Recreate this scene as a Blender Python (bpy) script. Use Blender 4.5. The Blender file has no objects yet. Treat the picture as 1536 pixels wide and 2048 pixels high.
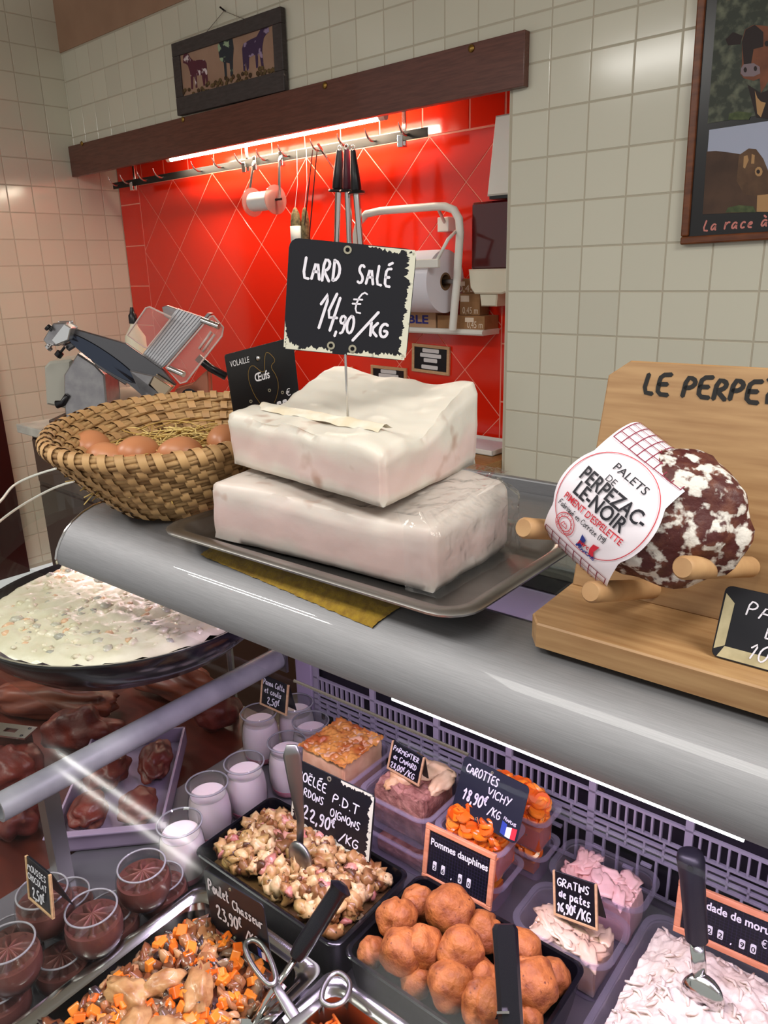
import bpy, bmesh, math, random
from math import sin, cos, pi, radians, sqrt, atan2, hypot
from mathutils import Vector, Matrix, noise
random.seed(7)
SC = bpy.context.scene
COL = SC.collection

# ------------------------------------------------------------------ camera
YAW, PITCH, ROLL, FPX = radians(39.168), radians(17.5615), radians(1.5115), 1538.0
EYE = Vector((0, 0, 1.55))
_f = Vector((-sin(YAW) * cos(PITCH), cos(YAW) * cos(PITCH), -sin(PITCH)))
_r = Vector((cos(YAW), sin(YAW), 0))
_d = _f.cross(_r)
CR = cos(ROLL) * _r + sin(ROLL) * _d
CD = -sin(ROLL) * _r + cos(ROLL) * _d
CF = _f
cam_data = bpy.data.cameras.new('camera')
cam_data.sensor_width = 36.0
cam_data.lens = FPX / 2048 * 36.0
cam_data.clip_start = 0.01
cam = bpy.data.objects.new('camera', cam_data)
cam.matrix_world = Matrix(((CR.x, -CD.x, -CF.x, EYE.x), (CR.y, -CD.y, -CF.y, EYE.y), (CR.z, -CD.z, -CF.z, EYE.z), (0, 0, 0, 1)))
COL.objects.link(cam)
SC.camera = cam

# ------------------------------------------------------------------ colour management, world, lights
vs = SC.view_settings
vs.view_transform = 'Standard'
vs.look = 'None'
vs.gamma = 1.0
vs.use_curve_mapping = False
vs.exposure = 0.0
SC.cycles.max_bounces = 8
SC.cycles.transparent_max_bounces = 18
SC.cycles.caustics_reflective = False
SC.cycles.caustics_refractive = False
SC.cycles.sample_clamp_indirect = 6.0
world = bpy.data.worlds.new('world')
SC.world = world
world.use_nodes = True
world.node_tree.nodes['Background'].inputs[0].default_value = (1.0, 0.98, 0.94, 1)
world.node_tree.nodes['Background'].inputs[1].default_value = 0.58


def area(name, loc, size, energy, color, aim=None, rz=0.0):
    l = bpy.data.lights.new(name, 'AREA')
    l.shape = 'RECTANGLE'
    l.size, l.size_y = size
    l.energy = energy
    l.color = color
    o = bpy.data.objects.new(name, l)
    o.location = loc
    if aim is None:
        o.rotation_euler = (0, 0, rz)
    else:
        o.rotation_euler = (Vector(aim) - Vector(loc)).to_track_quat('-Z', 'Y').to_euler()
    COL.objects.link(o)
    return o


# ceiling fluorescents of the shop (over the counter and over the customer side)
area('ceiling_tube_left', (-2.70, -0.80, 2.95), (1.0, 0.05), 22, (1.0, 0.97, 0.91))
area('ceiling_tube_left_twin', (-2.70, -0.60, 2.95), (1.0, 0.05), 22, (1.0, 0.97, 0.91))
area('ceiling_light_shop', (1.35, 0.45, 2.95), (1.4, 0.70), 64, (1.0, 0.98, 0.92))
area('ceiling_light_entry', (-0.6, -0.7, 2.95), (1.4, 0.50), 32, (1.0, 0.97, 0.91))
# pink-violet display tubes of the case, fixed under the canopy
area('case_display_light', (-0.20, 0.505, 1.176), (0.95, 0.02), 4.4, (0.88, 0.70, 1.0))
area('case_display_light_meat', (-1.25, 0.66, 1.155), (0.5, 0.02), 0.8, (1.0, 0.72, 0.82))

# ------------------------------------------------------------------ frames and pixel helpers (pixels of the 1536 x 2048 photo)
RA = radians(-3.5)
ROOM = Matrix.Rotation(RA, 4, 'Z') @ Matrix.Translation((-1.53686504, 2.55200554, 0))
ROOM_I = ROOM.inverted()


def ray(u, v):
    return CR * ((u - 768) / FPX) + CD * ((v - 1024) / FPX) + CF


def at(u, v, X=None, Y=None, Z=None, D=None):
    r = ray(u, v)
    if X is not None: t = (X - EYE.x) / r.x
    elif Y is not None: t = (Y - EYE.y) / r.y
    elif Z is not None: t = (Z - EYE.z) / r.z
    else: t = D
    return EYE + t * r


def atr(u, v, X=None, Y=None, Z=None):
    """pixel -> room coordinates on a room plane"""
    e = ROOM_I @ EYE
    r = ROOM_I.to_3x3() @ ray(u, v)
    if X is not None: t = (X - e.x) / r.x
    elif Y is not None: t = (Y - e.y) / r.y
    else: t = (Z - e.z) / r.z
    return e + t * r


def frame3(bl, br, tl):
    """frame with x along bl->br, z towards tl, y pointing away behind the face; returns matrix, width, height"""
    x = (br - bl); w = x.length; x.normalize()
    z = (tl - bl); z = z - x * z.dot(x); h = z.length; z.normalize()
    y = z.cross(x)
    return Matrix(((x.x, y.x, z.x, bl.x), (x.y, y.y, z.y, bl.y), (x.z, y.z, z.z, bl.z), (0, 0, 0, 1))), w, h


class Plane:
    """upright plane facing the camera through the point seen at pixel (u0, v0) at depth D"""
    def __init__(self, u0, v0, D, turn=0.0):
        self.o = at(u0, v0, D=D)
        a = YAW + turn
        self.x = Vector((cos(a), sin(a), 0)); self.y = Vector((-sin(a), cos(a), 0))
        self.m = Matrix(((self.x.x, self.y.x, 0, self.o.x), (self.x.y, self.y.y, 0, self.o.y), (0, 0, 1, self.o.z), (0, 0, 0, 1)))

    def __call__(self, u, v, y=0.0):
        r = ray(u, v)
        t = ((self.o - EYE).dot(self.y) + y) / r.dot(self.y)
        q = EYE + t * r - self.o
        return Vector((q.dot(self.x), y, q.z))


# ------------------------------------------------------------------ mesh building
class MB:
    def __init__(self):
        self.v, self.f = [], []

    def add(self, vs_, fs_):
        b = len(self.v)
        self.v += [tuple(p) for p in vs_]
        self.f += [tuple(i + b for i in f) for f in fs_]
        return self

    def box(self, x0, x1, y0, y1, z0, z1, m=None):
        p = [(x0, y0, z0), (x1, y0, z0), (x1, y1, z0), (x0, y1, z0), (x0, y0, z1), (x1, y0, z1), (x1, y1, z1), (x0, y1, z1)]
        if m is not None: p = [m @ Vector(q) for q in p]
        return self.add(p, [(3, 2, 1, 0), (4, 5, 6, 7), (0, 1, 5, 4), (1, 2, 6, 5), (2, 3, 7, 6), (3, 0, 4, 7)])

    def cbox(self, c, s, m=None):
        return self.box(c[0] - s[0] / 2, c[0] + s[0] / 2, c[1] - s[1] / 2, c[1] + s[1] / 2, c[2] - s[2] / 2, c[2] + s[2] / 2, m)

    def prism(self, poly, y0, y1, inset=0.0, axis='y', taper=0.0):
        """polygon in (x, z), extruded in y; front face at y0, chamfered by inset. axis 'z': polygon in (x, y), extruded in z"""
        n = len(poly)
        area2 = sum(poly[i][0] * poly[(i + 1) % n][1] - poly[(i + 1) % n][0] * poly[i][1] for i in range(n))
        if area2 < 0: poly = poly[::-1]
        rings = [(poly, y1)]
        if inset:
            inn = inset_poly(poly, inset)
            rings += [(poly, y0 + inset * (1 if y1 > y0 else -1)), (inn, y0)]
        else:
            rings += [(poly, y0)]
        vv, ff = [], []
        for r, y in rings:
            vv += [(a, y, b) if axis == 'y' else (a, b, y) for a, b in r]
        flip = (y1 > y0)
        if axis == 'z': flip = not flip
        for k in range(len(rings) - 1):
            for i in range(n):
                j = (i + 1) % n
                q = (k * n + i, k * n + j, (k + 1) * n + j, (k + 1) * n + i)
                ff.append(q[::-1] if flip else q)
        fr = tuple((len(rings) - 1) * n + i for i in range(n))
        bk = tuple(range(n))
        ff.append(fr if flip else fr[::-1])
        ff.append(bk[::-1] if flip else bk)
        return self.add(vv, ff)

    def tube(self, pts, r, n=10, closed=False, cap=True, sx=1.0):
        pts = [Vector(p) for p in pts]
        rs = r if isinstance(r, (list, tuple)) else [r] * len(pts)
        m = len(pts)
        up = None
        vv, ff = [], []
        for i, p in enumerate(pts):
            if closed: t = pts[(i + 1) % m] - pts[i - 1]
            else: t = pts[min(i + 1, m - 1)] - pts[max(i - 1, 0)]
            if t.length < 1e-9: t = Vector((0, 0, 1))
            t.normalize()
            if up is None:
                up = Vector((0, 0, 1)) if abs(t.z) < 0.9 else Vector((0, 1, 0))
            a = up - t * up.dot(t)
            if a.length < 1e-6: a = t.orthogonal()
            a.normalize(); b = t.cross(a); up = a
            for k in range(n):
                an = 2 * pi * k / n
                vv.append(p + a * (cos(an) * rs[i] * sx) + b * (sin(an) * rs[i]))
        for i in range(m if closed else m - 1):
            for k in range(n):
                k2 = (k + 1) % n; i2 = (i + 1) % m
                ff.append((i * n + k, i * n + k2, i2 * n + k2, i2 * n + k))
        if cap and not closed:
            ff.append(tuple(range(n))[::-1]); ff.append(tuple((m - 1) * n + k for k in range(n)))
        return self.add(vv, ff)

    def lathe(self, prof, n=32, c=(0, 0, 0), m=None, closed=False):
        """profile of (radius, z) revolved about z through c"""
        vv, ff = [], []
        L = len(prof)
        for r, z in prof:
            for k in range(n):
                a = 2 * pi * k / n
                q = Vector((c[0] + r * cos(a), c[1] + r * sin(a), c[2] + z))
                vv.append(m @ q if m is not None else q)
        for i in range(L if closed else L - 1):
            i2 = (i + 1) % L
            for k in range(n):
                k2 = (k + 1) % n
                ff.append((i * n + k, i * n + k2, i2 * n + k2, i2 * n + k))
        if not closed:
            if prof[0][0] > 1e-6: ff.append(tuple(range(n))[::-1])
            if prof[-1][0] > 1e-6: ff.append(tuple((L - 1) * n + k for k in range(n)))
        return self.add(vv, ff)

    def grid(self, fn, nu, nv, flip=False, wrap=False):
        vv = [fn(i / (nu if wrap else nu - 1), j / (nv - 1)) for j in range(nv) for i in range(nu)]
        ff = []
        for j in range(nv - 1):
            for i in range(nu if wrap else nu - 1):
                i2 = (i + 1) % nu
                q = (j * nu + i, j * nu + i2, (j + 1) * nu + i2, (j + 1) * nu + i)
                ff.append(q[::-1] if flip else q)
        return self.add(vv, ff)

    def blob(self, c, s, seed=0, amp=0.2, freq=1.5, sub=2, rot=None):
        v0, f0 = ico(sub)
        vv = []
        for p in v0:
            k = 1 + amp * noise.noise(p * freq + Vector((seed * 3.7, seed * 1.3, seed * 2.1)))
            q = Vector((p.x * s[0] * k, p.y * s[1] * k, p.z * s[2] * k))
            if rot is not None: q = rot @ q
            vv.append(q + Vector(c))
        return self.add(vv, f0)


def inset_poly(poly, d):
    n = len(poly); out = []
    for i in range(n):
        p0, p1, p2 = Vector(poly[i - 1]), Vector(poly[i]), Vector(poly[(i + 1) % n])
        e1 = (p1 - p0); e2 = (p2 - p1)
        if e1.length < 1e-9 or e2.length < 1e-9:
            out.append(tuple(p1)); continue
        e1.normalize(); e2.normalize()
        n1 = Vector((-e1.y, e1.x)); n2 = Vector((-e2.y, e2.x))
        b = n1 + n2
        k = d / max(0.3, (1 + n1.dot(n2)) / 1.0) if b.length > 1e-6 else 0
        q = p1 + b * k
        out.append((q.x, q.y))
    return out


def round_rect(x0, x1, z0, z1, r, n=4):
    out = []
    for cx, cz, a0 in ((x1 - r, z0 + r, -pi / 2), (x1 - r, z1 - r, 0), (x0 + r, z1 - r, pi / 2), (x0 + r, z0 + r, pi)):
        for k in range(n + 1):
            a = a0 + pi / 2 * k / n
            out.append((cx + r * cos(a), cz + r * sin(a)))
    return out


_ICO = {}


def ico(sub):
    if sub not in _ICO:
        bm = bmesh.new(); bmesh.ops.create_icosphere(bm, subdivisions=sub, radius=1)
        bm.verts.ensure_lookup_table()
        _ICO[sub] = ([v.co.copy() for v in bm.verts], [tuple(v.index for v in f.verts) for f in bm.faces]); bm.free()
    return _ICO[sub]


def mesh_of(name, mb, mat=None, smooth=False):
    me = bpy.data.meshes.new(name)
    me.from_pydata([tuple(p) for p in mb.v], [], mb.f)
    if mat is not None: me.materials.append(mat)
    if smooth:
        me.polygons.foreach_set('use_smooth', [True] * len(me.polygons))
        if smooth is not True: me.set_sharp_from_angle(angle=radians(smooth))
    me.update()
    return me


def obj(name, mb, mat, parent=None, smooth=False, bevel=0.0, bseg=2, sub=0, loc=None, matrix=None, kind=None, label=None):
    me = mb if isinstance(mb, bpy.types.Mesh) else mesh_of(name, mb, mat, smooth)
    o = bpy.data.objects.new(name, me)
    COL.objects.link(o)
    if parent is not None: o.parent = parent
    if matrix is not None: o.matrix_local = matrix
    elif loc is not None: o.location = loc
    if bevel:
        m = o.modifiers.new('bevel', 'BEVEL'); m.width = bevel; m.segments = bseg; m.limit_method = 'ANGLE'; m.angle_limit = radians(40)
        m.harden_normals = False
    if sub:
        m = o.modifiers.new('sub', 'SUBSURF'); m.levels = sub; m.render_levels = sub
    if kind: o['kind'] = kind
    if label: o['label'] = label
    return o


def tag(o, label, cat, group=None):
    o['label'] = label; o['category'] = cat
    if group: o['group'] = group
    return o


def thing(name, label, cat, matrix=None, loc=None, group=None):
    o = bpy.data.objects.new(name, None)
    o.empty_display_size = 0.05
    COL.objects.link(o)
    if matrix is not None: o.matrix_world = matrix
    elif loc is not None: o.location = loc
    return tag(o, label, cat, group)


def struct(name, mb, mat, parent=None, matrix=None, **k):
    o = obj(name, mb, mat, parent, matrix=matrix, **k)
    if parent is None: o['kind'] = 'structure'
    return o


def dup(o, parent=None):
    c = o.copy(); COL.objects.link(c)
    if parent is not None: c.parent = parent
    for ch in [x for x in bpy.data.objects if x.parent == o]:
        dup(ch, c)
    return c


def T(x, y, z): return Matrix.Translation((x, y, z))
def RZ(a): return Matrix.Rotation(a, 4, 'Z')
def RX(a): return Matrix.Rotation(a, 4, 'X')
def RY(a): return Matrix.Rotation(a, 4, 'Y')


# ------------------------------------------------------------------ materials
_M = {}


def srgb(r, g, b):
    f = lambda c: (c / 255 / 12.92) if c / 255 <= 0.04045 else ((c / 255 + 0.055) / 1.055) ** 2.4
    return (f(r), f(g), f(b), 1)


def mat(name, col, rough=0.5, metal=0.0, col2=None, scale=20.0, detail=4.0, ramp=(0.35, 0.65), bump=0.0, bscale=None, bdist=0.001,
        coat=0.0, trans=0.0, ior=1.45, sss=0.0, sss_r=(0.01, 0.005, 0.003), stretch=None, emit=None, estr=1.0, island=None, objrand=0.0, spec=None,
        spots=None, sscale=40, sthr=(0.62, 0.7), wave=None, rough2=None, sheen=0.0, aniso=0.0, coatr=0.08):
    if name in _M: return _M[name]
    m = bpy.data.materials.new(name); m.use_nodes = True
    nt = m.node_tree; N = nt.nodes; Lk = nt.links
    b = N['Principled BSDF']
    c1 = srgb(*col)
    b.inputs['Base Color'].default_value = c1
    b.inputs['Roughness'].default_value = rough
    b.inputs['Metallic'].default_value = metal
    b.inputs['IOR'].default_value = ior
    b.inputs['Coat Weight'].default_value = coat
    b.inputs['Coat Roughness'].default_value = coatr
    b.inputs['Transmission Weight'].default_value = trans
    if aniso: b.inputs['Anisotropic'].default_value = aniso
    if spec is not None: b.inputs['Specular IOR Level'].default_value = spec
    if sheen: b.inputs['Sheen Weight'].default_value = sheen
    if sss:
        b.inputs['Subsurface Weight'].default_value = sss
        b.inputs['Subsurface Radius'].default_value = sss_r
        b.inputs['Subsurface Scale'].default_value = 1.0
    if emit:
        b.inputs['Emission Color'].default_value = srgb(*emit); b.inputs['Emission Strength'].default_value = estr
    tc = N.new('ShaderNodeTexCoord')
    vec = tc.outputs['Object']
    if stretch:
        mp = N.new('ShaderNodeMapping'); mp.inputs['Scale'].default_value = stretch
        Lk.new(vec, mp.inputs['Vector']); vec = mp.outputs['Vector']
    last = None
    if col2 is not None:
        if wave:
            nz = N.new('ShaderNodeTexWave'); nz.inputs['Scale'].default_value = wave[0]; nz.inputs['Distortion'].default_value = wave[1]
            nz.inputs['Detail'].default_value = 3; nz.inputs['Detail Scale'].default_value = wave[2]
            nz.bands_direction = wave[3] if len(wave) > 3 else 'X'
        else:
            nz = N.new('ShaderNodeTexNoise'); nz.inputs['Scale'].default_value = scale; nz.inputs['Detail'].default_value = detail
        Lk.new(vec, nz.inputs['Vector'])
        rp = N.new('ShaderNodeValToRGB')
        rp.color_ramp.elements[0].position, rp.color_ramp.elements[1].position = ramp
        rp.color_ramp.elements[0].color = c1; rp.color_ramp.elements[1].color = srgb(*col2)
        Lk.new(nz.outputs[0], rp.inputs[0]); last = rp.outputs[0]
        if rough2 is not None:
            mr = N.new('ShaderNodeMapRange'); mr.inputs['To Min'].default_value = rough; mr.inputs['To Max'].default_value = rough2
            Lk.new(nz.outputs[0], mr.inputs['Value']); Lk.new(mr.outputs[0], b.inputs['Roughness'])
    if island:
        g = N.new('ShaderNodeNewGeometry'); rp = N.new('ShaderNodeValToRGB')
        e = rp.color_ramp.elements
        while len(e) < len(island): e.new(0.5)
        for i, cc in enumerate(island):
            e[i].position = i / len(island); e[i].color = srgb(*cc)
        rp.color_ramp.interpolation = 'CONSTANT' if len(island) > 3 else 'LINEAR'
        Lk.new(g.outputs['Random Per Island'], rp.inputs[0])
        if last is None: last = rp.outputs[0]
        else:
            mx = N.new('ShaderNodeMix'); mx.data_type = 'RGBA'; mx.blend_type = 'MULTIPLY'; mx.inputs[0].default_value = 1.0
            Lk.new(rp.outputs[0], mx.inputs[6]); Lk.new(last, mx.inputs[7]); last = mx.outputs[2]
    if spots:
        nz = N.new('ShaderNodeTexNoise'); nz.inputs['Scale'].default_value = sscale; nz.inputs['Detail'].default_value = 3
        Lk.new(vec, nz.inputs['Vector'])
        mr = N.new('ShaderNodeMapRange'); mr.inputs['From Min'].default_value = sthr[0]; mr.inputs['From Max'].default_value = sthr[1]
        Lk.new(nz.outputs[0], mr.inputs['Value'])
        mx = N.new('ShaderNodeMix'); mx.data_type = 'RGBA'
        if last is None: mx.inputs[6].default_value = c1
        else: Lk.new(last, mx.inputs[6])
        mx.inputs[7].default_value = srgb(*spots); Lk.new(mr.outputs[0], mx.inputs[0]); last = mx.outputs[2]
    if objrand:
        oi = N.new('ShaderNodeObjectInfo'); hs = N.new('ShaderNodeHueSaturation')
        mr = N.new('ShaderNodeMapRange'); mr.inputs['To Min'].default_value = 1 - objrand; mr.inputs['To Max'].default_value = 1 + objrand
        Lk.new(oi.outputs['Random'], mr.inputs['Value']); Lk.new(mr.outputs[0], hs.inputs['Value'])
        if last is None: hs.inputs['Color'].default_value = c1
        else: Lk.new(last, hs.inputs['Color'])
        last = hs.outputs[0]
    if last is not None: Lk.new(last, b.inputs['Base Color'])
    if bump:
        nb = N.new('ShaderNodeTexNoise'); nb.inputs['Scale'].default_value = bscale or scale; nb.inputs['Detail'].default_value = 4
        Lk.new(vec, nb.inputs['Vector'])
        bp = N.new('ShaderNodeBump'); bp.inputs['Strength'].default_value = bump; bp.inputs['Distance'].default_value = bdist
        Lk.new(nb.outputs[0], bp.inputs['Height']); Lk.new(bp.outputs[0], b.inputs['Normal'])
    _M[name] = m
    return m


def clear_mat(name, tint=(255, 255, 255), rough=0.02, haze=0.0, hazecol=(255, 255, 255), ior=1.45, bump=0.0, bscale=30, edge=0.55, bdist=0.004):
    """thin clear sheet: transparent with a fresnel reflection, optional milky share"""
    if name in _M: return _M[name]
    m = bpy.data.materials.new(name); m.use_nodes = True
    nt = m.node_tree; N = nt.nodes; Lk = nt.links
    N.remove(N['Principled BSDF'])
    out = N['Material Output']
    tr = N.new('ShaderNodeBsdfTransparent'); tr.inputs[0].default_value = srgb(*tint)
    gl = N.new('ShaderNodeBsdfGlossy'); gl.inputs['Roughness'].default_value = rough
    lw = N.new('ShaderNodeLayerWeight'); lw.inputs['Blend'].default_value = 0.5
    pw_ = N.new('ShaderNodeMath'); pw_.operation = 'POWER'; pw_.inputs[1].default_value = 4.0
    Lk.new(lw.outputs['Facing'], pw_.inputs[0])
    fr = N.new('ShaderNodeMapRange'); fr.inputs['To Min'].default_value = ((ior - 1) / (ior + 1)) ** 2; fr.inputs['To Max'].default_value = edge
    Lk.new(pw_.outputs[0], fr.inputs['Value'])
    base = tr.outputs[0]
    if haze:
        df = N.new('ShaderNodeBsdfDiffuse'); df.inputs[0].default_value = srgb(*hazecol)
        tl = N.new('ShaderNodeBsdfTranslucent'); tl.inputs[0].default_value = srgb(*hazecol)
        a = N.new('ShaderNodeMixShader'); a.inputs[0].default_value = 0.5
        Lk.new(df.outputs[0], a.inputs[1]); Lk.new(tl.outputs[0], a.inputs[2])
        mh = N.new('ShaderNodeMixShader'); mh.inputs[0].default_value = haze
        Lk.new(tr.outputs[0], mh.inputs[1]); Lk.new(a.outputs[0], mh.inputs[2]); base = mh.outputs[0]
    mx = N.new('ShaderNodeMixShader')
    Lk.new(fr.outputs[0], mx.inputs[0]); Lk.new(base, mx.inputs[1]); Lk.new(gl.outputs[0], mx.inputs[2])
    if bump:
        tc = N.new('ShaderNodeTexCoord'); nb = N.new('ShaderNodeTexNoise'); nb.inputs['Scale'].default_value = bscale
        bp = N.new('ShaderNodeBump'); bp.inputs['Strength'].default_value = bump; bp.inputs['Distance'].default_value = bdist
        Lk.new(tc.outputs['Object'], nb.inputs['Vector']); Lk.new(nb.outputs[0], bp.inputs['Height'])
        Lk.new(bp.outputs[0], gl.inputs['Normal']); Lk.new(bp.outputs[0], lw.inputs['Normal'])
    Lk.new(mx.outputs[0], out.inputs[0])
    _M[name] = m
    return m


STEEL = mat('brushed_steel', (150, 150, 153), 0.58, 1.0, col2=(140, 140, 143), scale=60, stretch=(.6, 30, 30), coat=0.30, coatr=0.03)
CHROME = mat('polished_steel', (205, 203, 202), 0.14, 1.0)
STEEL_D = mat('dull_steel', (150, 148, 146), 0.38, 1.0)
WHITE_P = mat('white_plastic', (228, 226, 220), 0.35)
BLACK_P = mat('black_plastic', (16, 14, 20), 0.28)
BLACK_M = mat('black_melamine', (13, 11, 18), 0.22, coat=0.4)
SLATE = mat('chalkboard_black', (15, 15, 24), 0.42)
CHALK = mat('chalk_white', (226, 222, 232), 0.6)
PLYWOOD = mat('pale_wood', (196, 160, 124), 0.5, col2=(178, 140, 104), scale=30, stretch=(1, 1, 8))
GLASS = clear_mat('clear_glass', (246, 250, 248))
BRASS = mat('brass', (150, 118, 62), 0.3, 1.0)

# ------------------------------------------------------------------ writing: a single-stroke hand
SF = {
 'A': [[(0, 0), (.35, 1), (.75, 0)], [(.12, .36), (.62, .36)]], 'B': [[(0, 0), (0, 1), (.4, .98), (.55, .78), (.38, .56), (0, .52)], [(.38, .54), (.65, .32), (.45, .03), (0, 0)]],
 'C': [[(.65, .85), (.4, 1), (.1, .8), (0, .45), (.12, .1), (.4, 0), (.68, .14)]], 'D': [[(.05, .95), (.08, 0)], [(0, 1), (.45, .9), (.7, .5), (.5, .1), (.08, 0)]],
 'E': [[(.6, 1), (.05, .96), (0, .5), (.05, .02), (.62, 0)], [(0, .5), (.48, .52)]], 'F': [[(.6, 1), (.05, 1), (0, 0)], [(.02, .5), (.45, .52)]],
 'G': [[(.66, .86), (.4, 1), (.1, .8), (0, .42), (.15, .06), (.45, 0), (.68, .2), (.68, .45), (.36, .45)]], 'H': [[(0, 1), (0, 0)], [(.6, 1), (.6, 0)], [(0, .5), (.6, .5)]],
 'I': [[(.1, 1), (.1, 0)]], 'K': [[(0, 1), (.05, 0)], [(.6, .98), (.05, .45), (.62, 0)]], 'L': [[(.1, 1), (0, .05), (.55, 0)]],
 'M': [[(0, 0), (.08, 1), (.4, .35), (.72, 1), (.82, 0)]], 'N': [[(0, 0), (.03, 1), (.58, 0), (.62, 1)]], 'O': [[(.35, 1), (.08, .8), (0, .45), (.14, .08), (.4, 0), (.65, .2), (.7, .6), (.55, .92), (.35, 1)]],
 'P': [[(0, 0), (.02, 1), (.45, .95), (.6, .72), (.4, .48), (.04, .45)]], 'R': [[(0, 0), (.02, 1), (.45, .95), (.58, .75), (.4, .52), (.05, .48), (.65, 0)]],
 'S': [[(.6, .88), (.35, 1), (.08, .84), (.14, .6), (.48, .42), (.56, .18), (.32, 0), (.02, .1)]], 'T': [[(0, 1), (.7, 1)], [(.36, 1), (.36, 0)]],
 'U': [[(0, 1), (.03, .25), (.28, 0), (.55, .2), (.6, 1)]], 'V': [[(0, 1), (.33, 0), (.68, 1)]], 'Y': [[(0, 1), (.32, .5)], [(.66, 1), (.2, 0)]], 'Z': [[(0, 1), (.6, 1), (0, 0), (.64, 0)]],
 'a': [[(.48, .5), (.25, .62), (.04, .4), (.06, .08), (.3, .04), (.48, .45), (.5, .1), (.6, .02)]], 'c': [[(.45, .52), (.22, .62), (.02, .32), (.2, 0), (.48, .1)]],
 'd': [[(.48, .4), (.25, .6), (.03, .35), (.18, .02), (.46, .25), (.52, 1), (.5, .05)]], 'e': [[(.03, .3), (.46, .38), (.3, .62), (.05, .42), (.1, .08), (.48, .05)]],
 'h': [[(0, 1), (.02, 0)], [(.02, .4), (.28, .6), (.45, .4), (.46, 0)]], 'i': [[(.08, .6), (.1, 0)], [(.08, .82), (.1, .86)]], 'l': [[(.02, 0), (.2, .9), (.08, 1), (.04, .3), (.14, 0), (.24, .06)]],
 'n': [[(0, .6), (.03, 0)], [(.03, .4), (.28, .62), (.44, .4), (.46, 0)]], 'o': [[(.26, .62), (.04, .42), (.08, .06), (.34, 0), (.5, .32), (.26, .62)]], 'p': [[(0, .6), (.02, -.4)], [(.02, .4), (.3, .62), (.48, .32), (.28, 0), (.03, .1)]],
 'q': [[(.46, .45), (.24, .62), (.03, .35), (.15, .02), (.45, .25), (.48, .6), (.47, -.4)]], 'b': [[(0, 1), (.02, .05), (.3, 0), (.48, .3), (.3, .58), (.03, .4)]],
 'r': [[(0, .6), (.04, 0)], [(.04, .38), (.22, .6), (.42, .58)]], 's': [[(.42, .55), (.2, .62), (.06, .46), (.36, .2), (.24, 0), (.0, .06)]], 't': [[(.18, .95), (.16, .1), (.3, 0), (.42, .08)], [(0, .62), (.4, .64)]],
 'u': [[(0, .6), (.04, .1), (.25, 0), (.44, .25), (.46, .6), (.48, .02)]], 'v': [[(0, .6), (.22, 0), (.46, .62)]], 'g': [[(.45, .5), (.2, .6), (.03, .32), (.2, .05), (.44, .3), (.46, .6), (.42, -.3), (.1, -.36)]],
 'z': [[(0, .6), (.42, .6), (0, 0), (.45, 0)]], 'f': [[(.42, .95), (.22, 1), (.14, .7), (.12, 0)], [(0, .56), (.34, .58)]],
 '0': [[(.3, 1), (.05, .75), (.02, .3), (.22, 0), (.46, .12), (.55, .55), (.45, .92), (.3, 1)]], '1': [[(0, .62), (.35, 1), (.18, 0)]], '2': [[(.02, .78), (.2, 1), (.45, .92), (.44, .62), (.02, .02), (.6, .04)]],
 '3': [[(.05, .95), (.5, .98), (.2, .6), (.52, .42), (.46, .06), (.02, .04)]], '4': [[(.3, 1), (.0, .35), (.62, .36)], [(.52, .9), (.38, 0)]], '5': [[(.55, 1), (.12, .98), (.06, .58), (.42, .58), (.5, .2), (.26, 0), (.0, .06)]],
 '6': [[(.5, .98), (.15, .7), (.02, .25), (.2, 0), (.48, .14), (.48, .42), (.08, .4)]], '8': [[(.46, .86), (.22, 1), (.06, .8), (.44, .3), (.3, 0), (.03, .2), (.42, .7), (.46, .86)]], '9': [[(.46, .85), (.2, 1), (.03, .72), (.2, .5), (.46, .66), (.46, .86), (.4, .1), (.16, 0)]],
 ',': [[(.08, .08), (0, -.2)]], '.': [[(.04, .03), (.06, .06)]], '/': [[(0, -.15), (.7, 1.05)]], '-': [[(0, .45), (.35, .47)]], "'": [[(.06, 1), (0, .75)]], '(': [[(.2, 1.05), (.02, .5), (.2, -.1)]], ')': [[(0, 1.05), (.18, .5), (0, -.1)]],
 '€': [[(.5, .9), (.3, 1), (.12, .6), (.2, .05), (.48, .02)], [(-.05, .62), (.36, .64)], [(-.05, .42), (.34, .44)]], ' ': [],
}
SF['É'] = SF['E'] + [[(.2, 1.2), (.65, 1.34)]]; SF['Ë'] = SF['E'] + [[(.1, 1.18), (.14, 1.24)], [(.42, 1.18), (.46, 1.24)]]
SF['é'] = SF['e'] + [[(.2, .8), (.42, .98)]]; SF['è'] = SF['e'] + [[(.05, .98), (.3, .8)]]; SF['à'] = SF['a'] + [[(.05, .98), (.3, .8)]]


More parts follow.
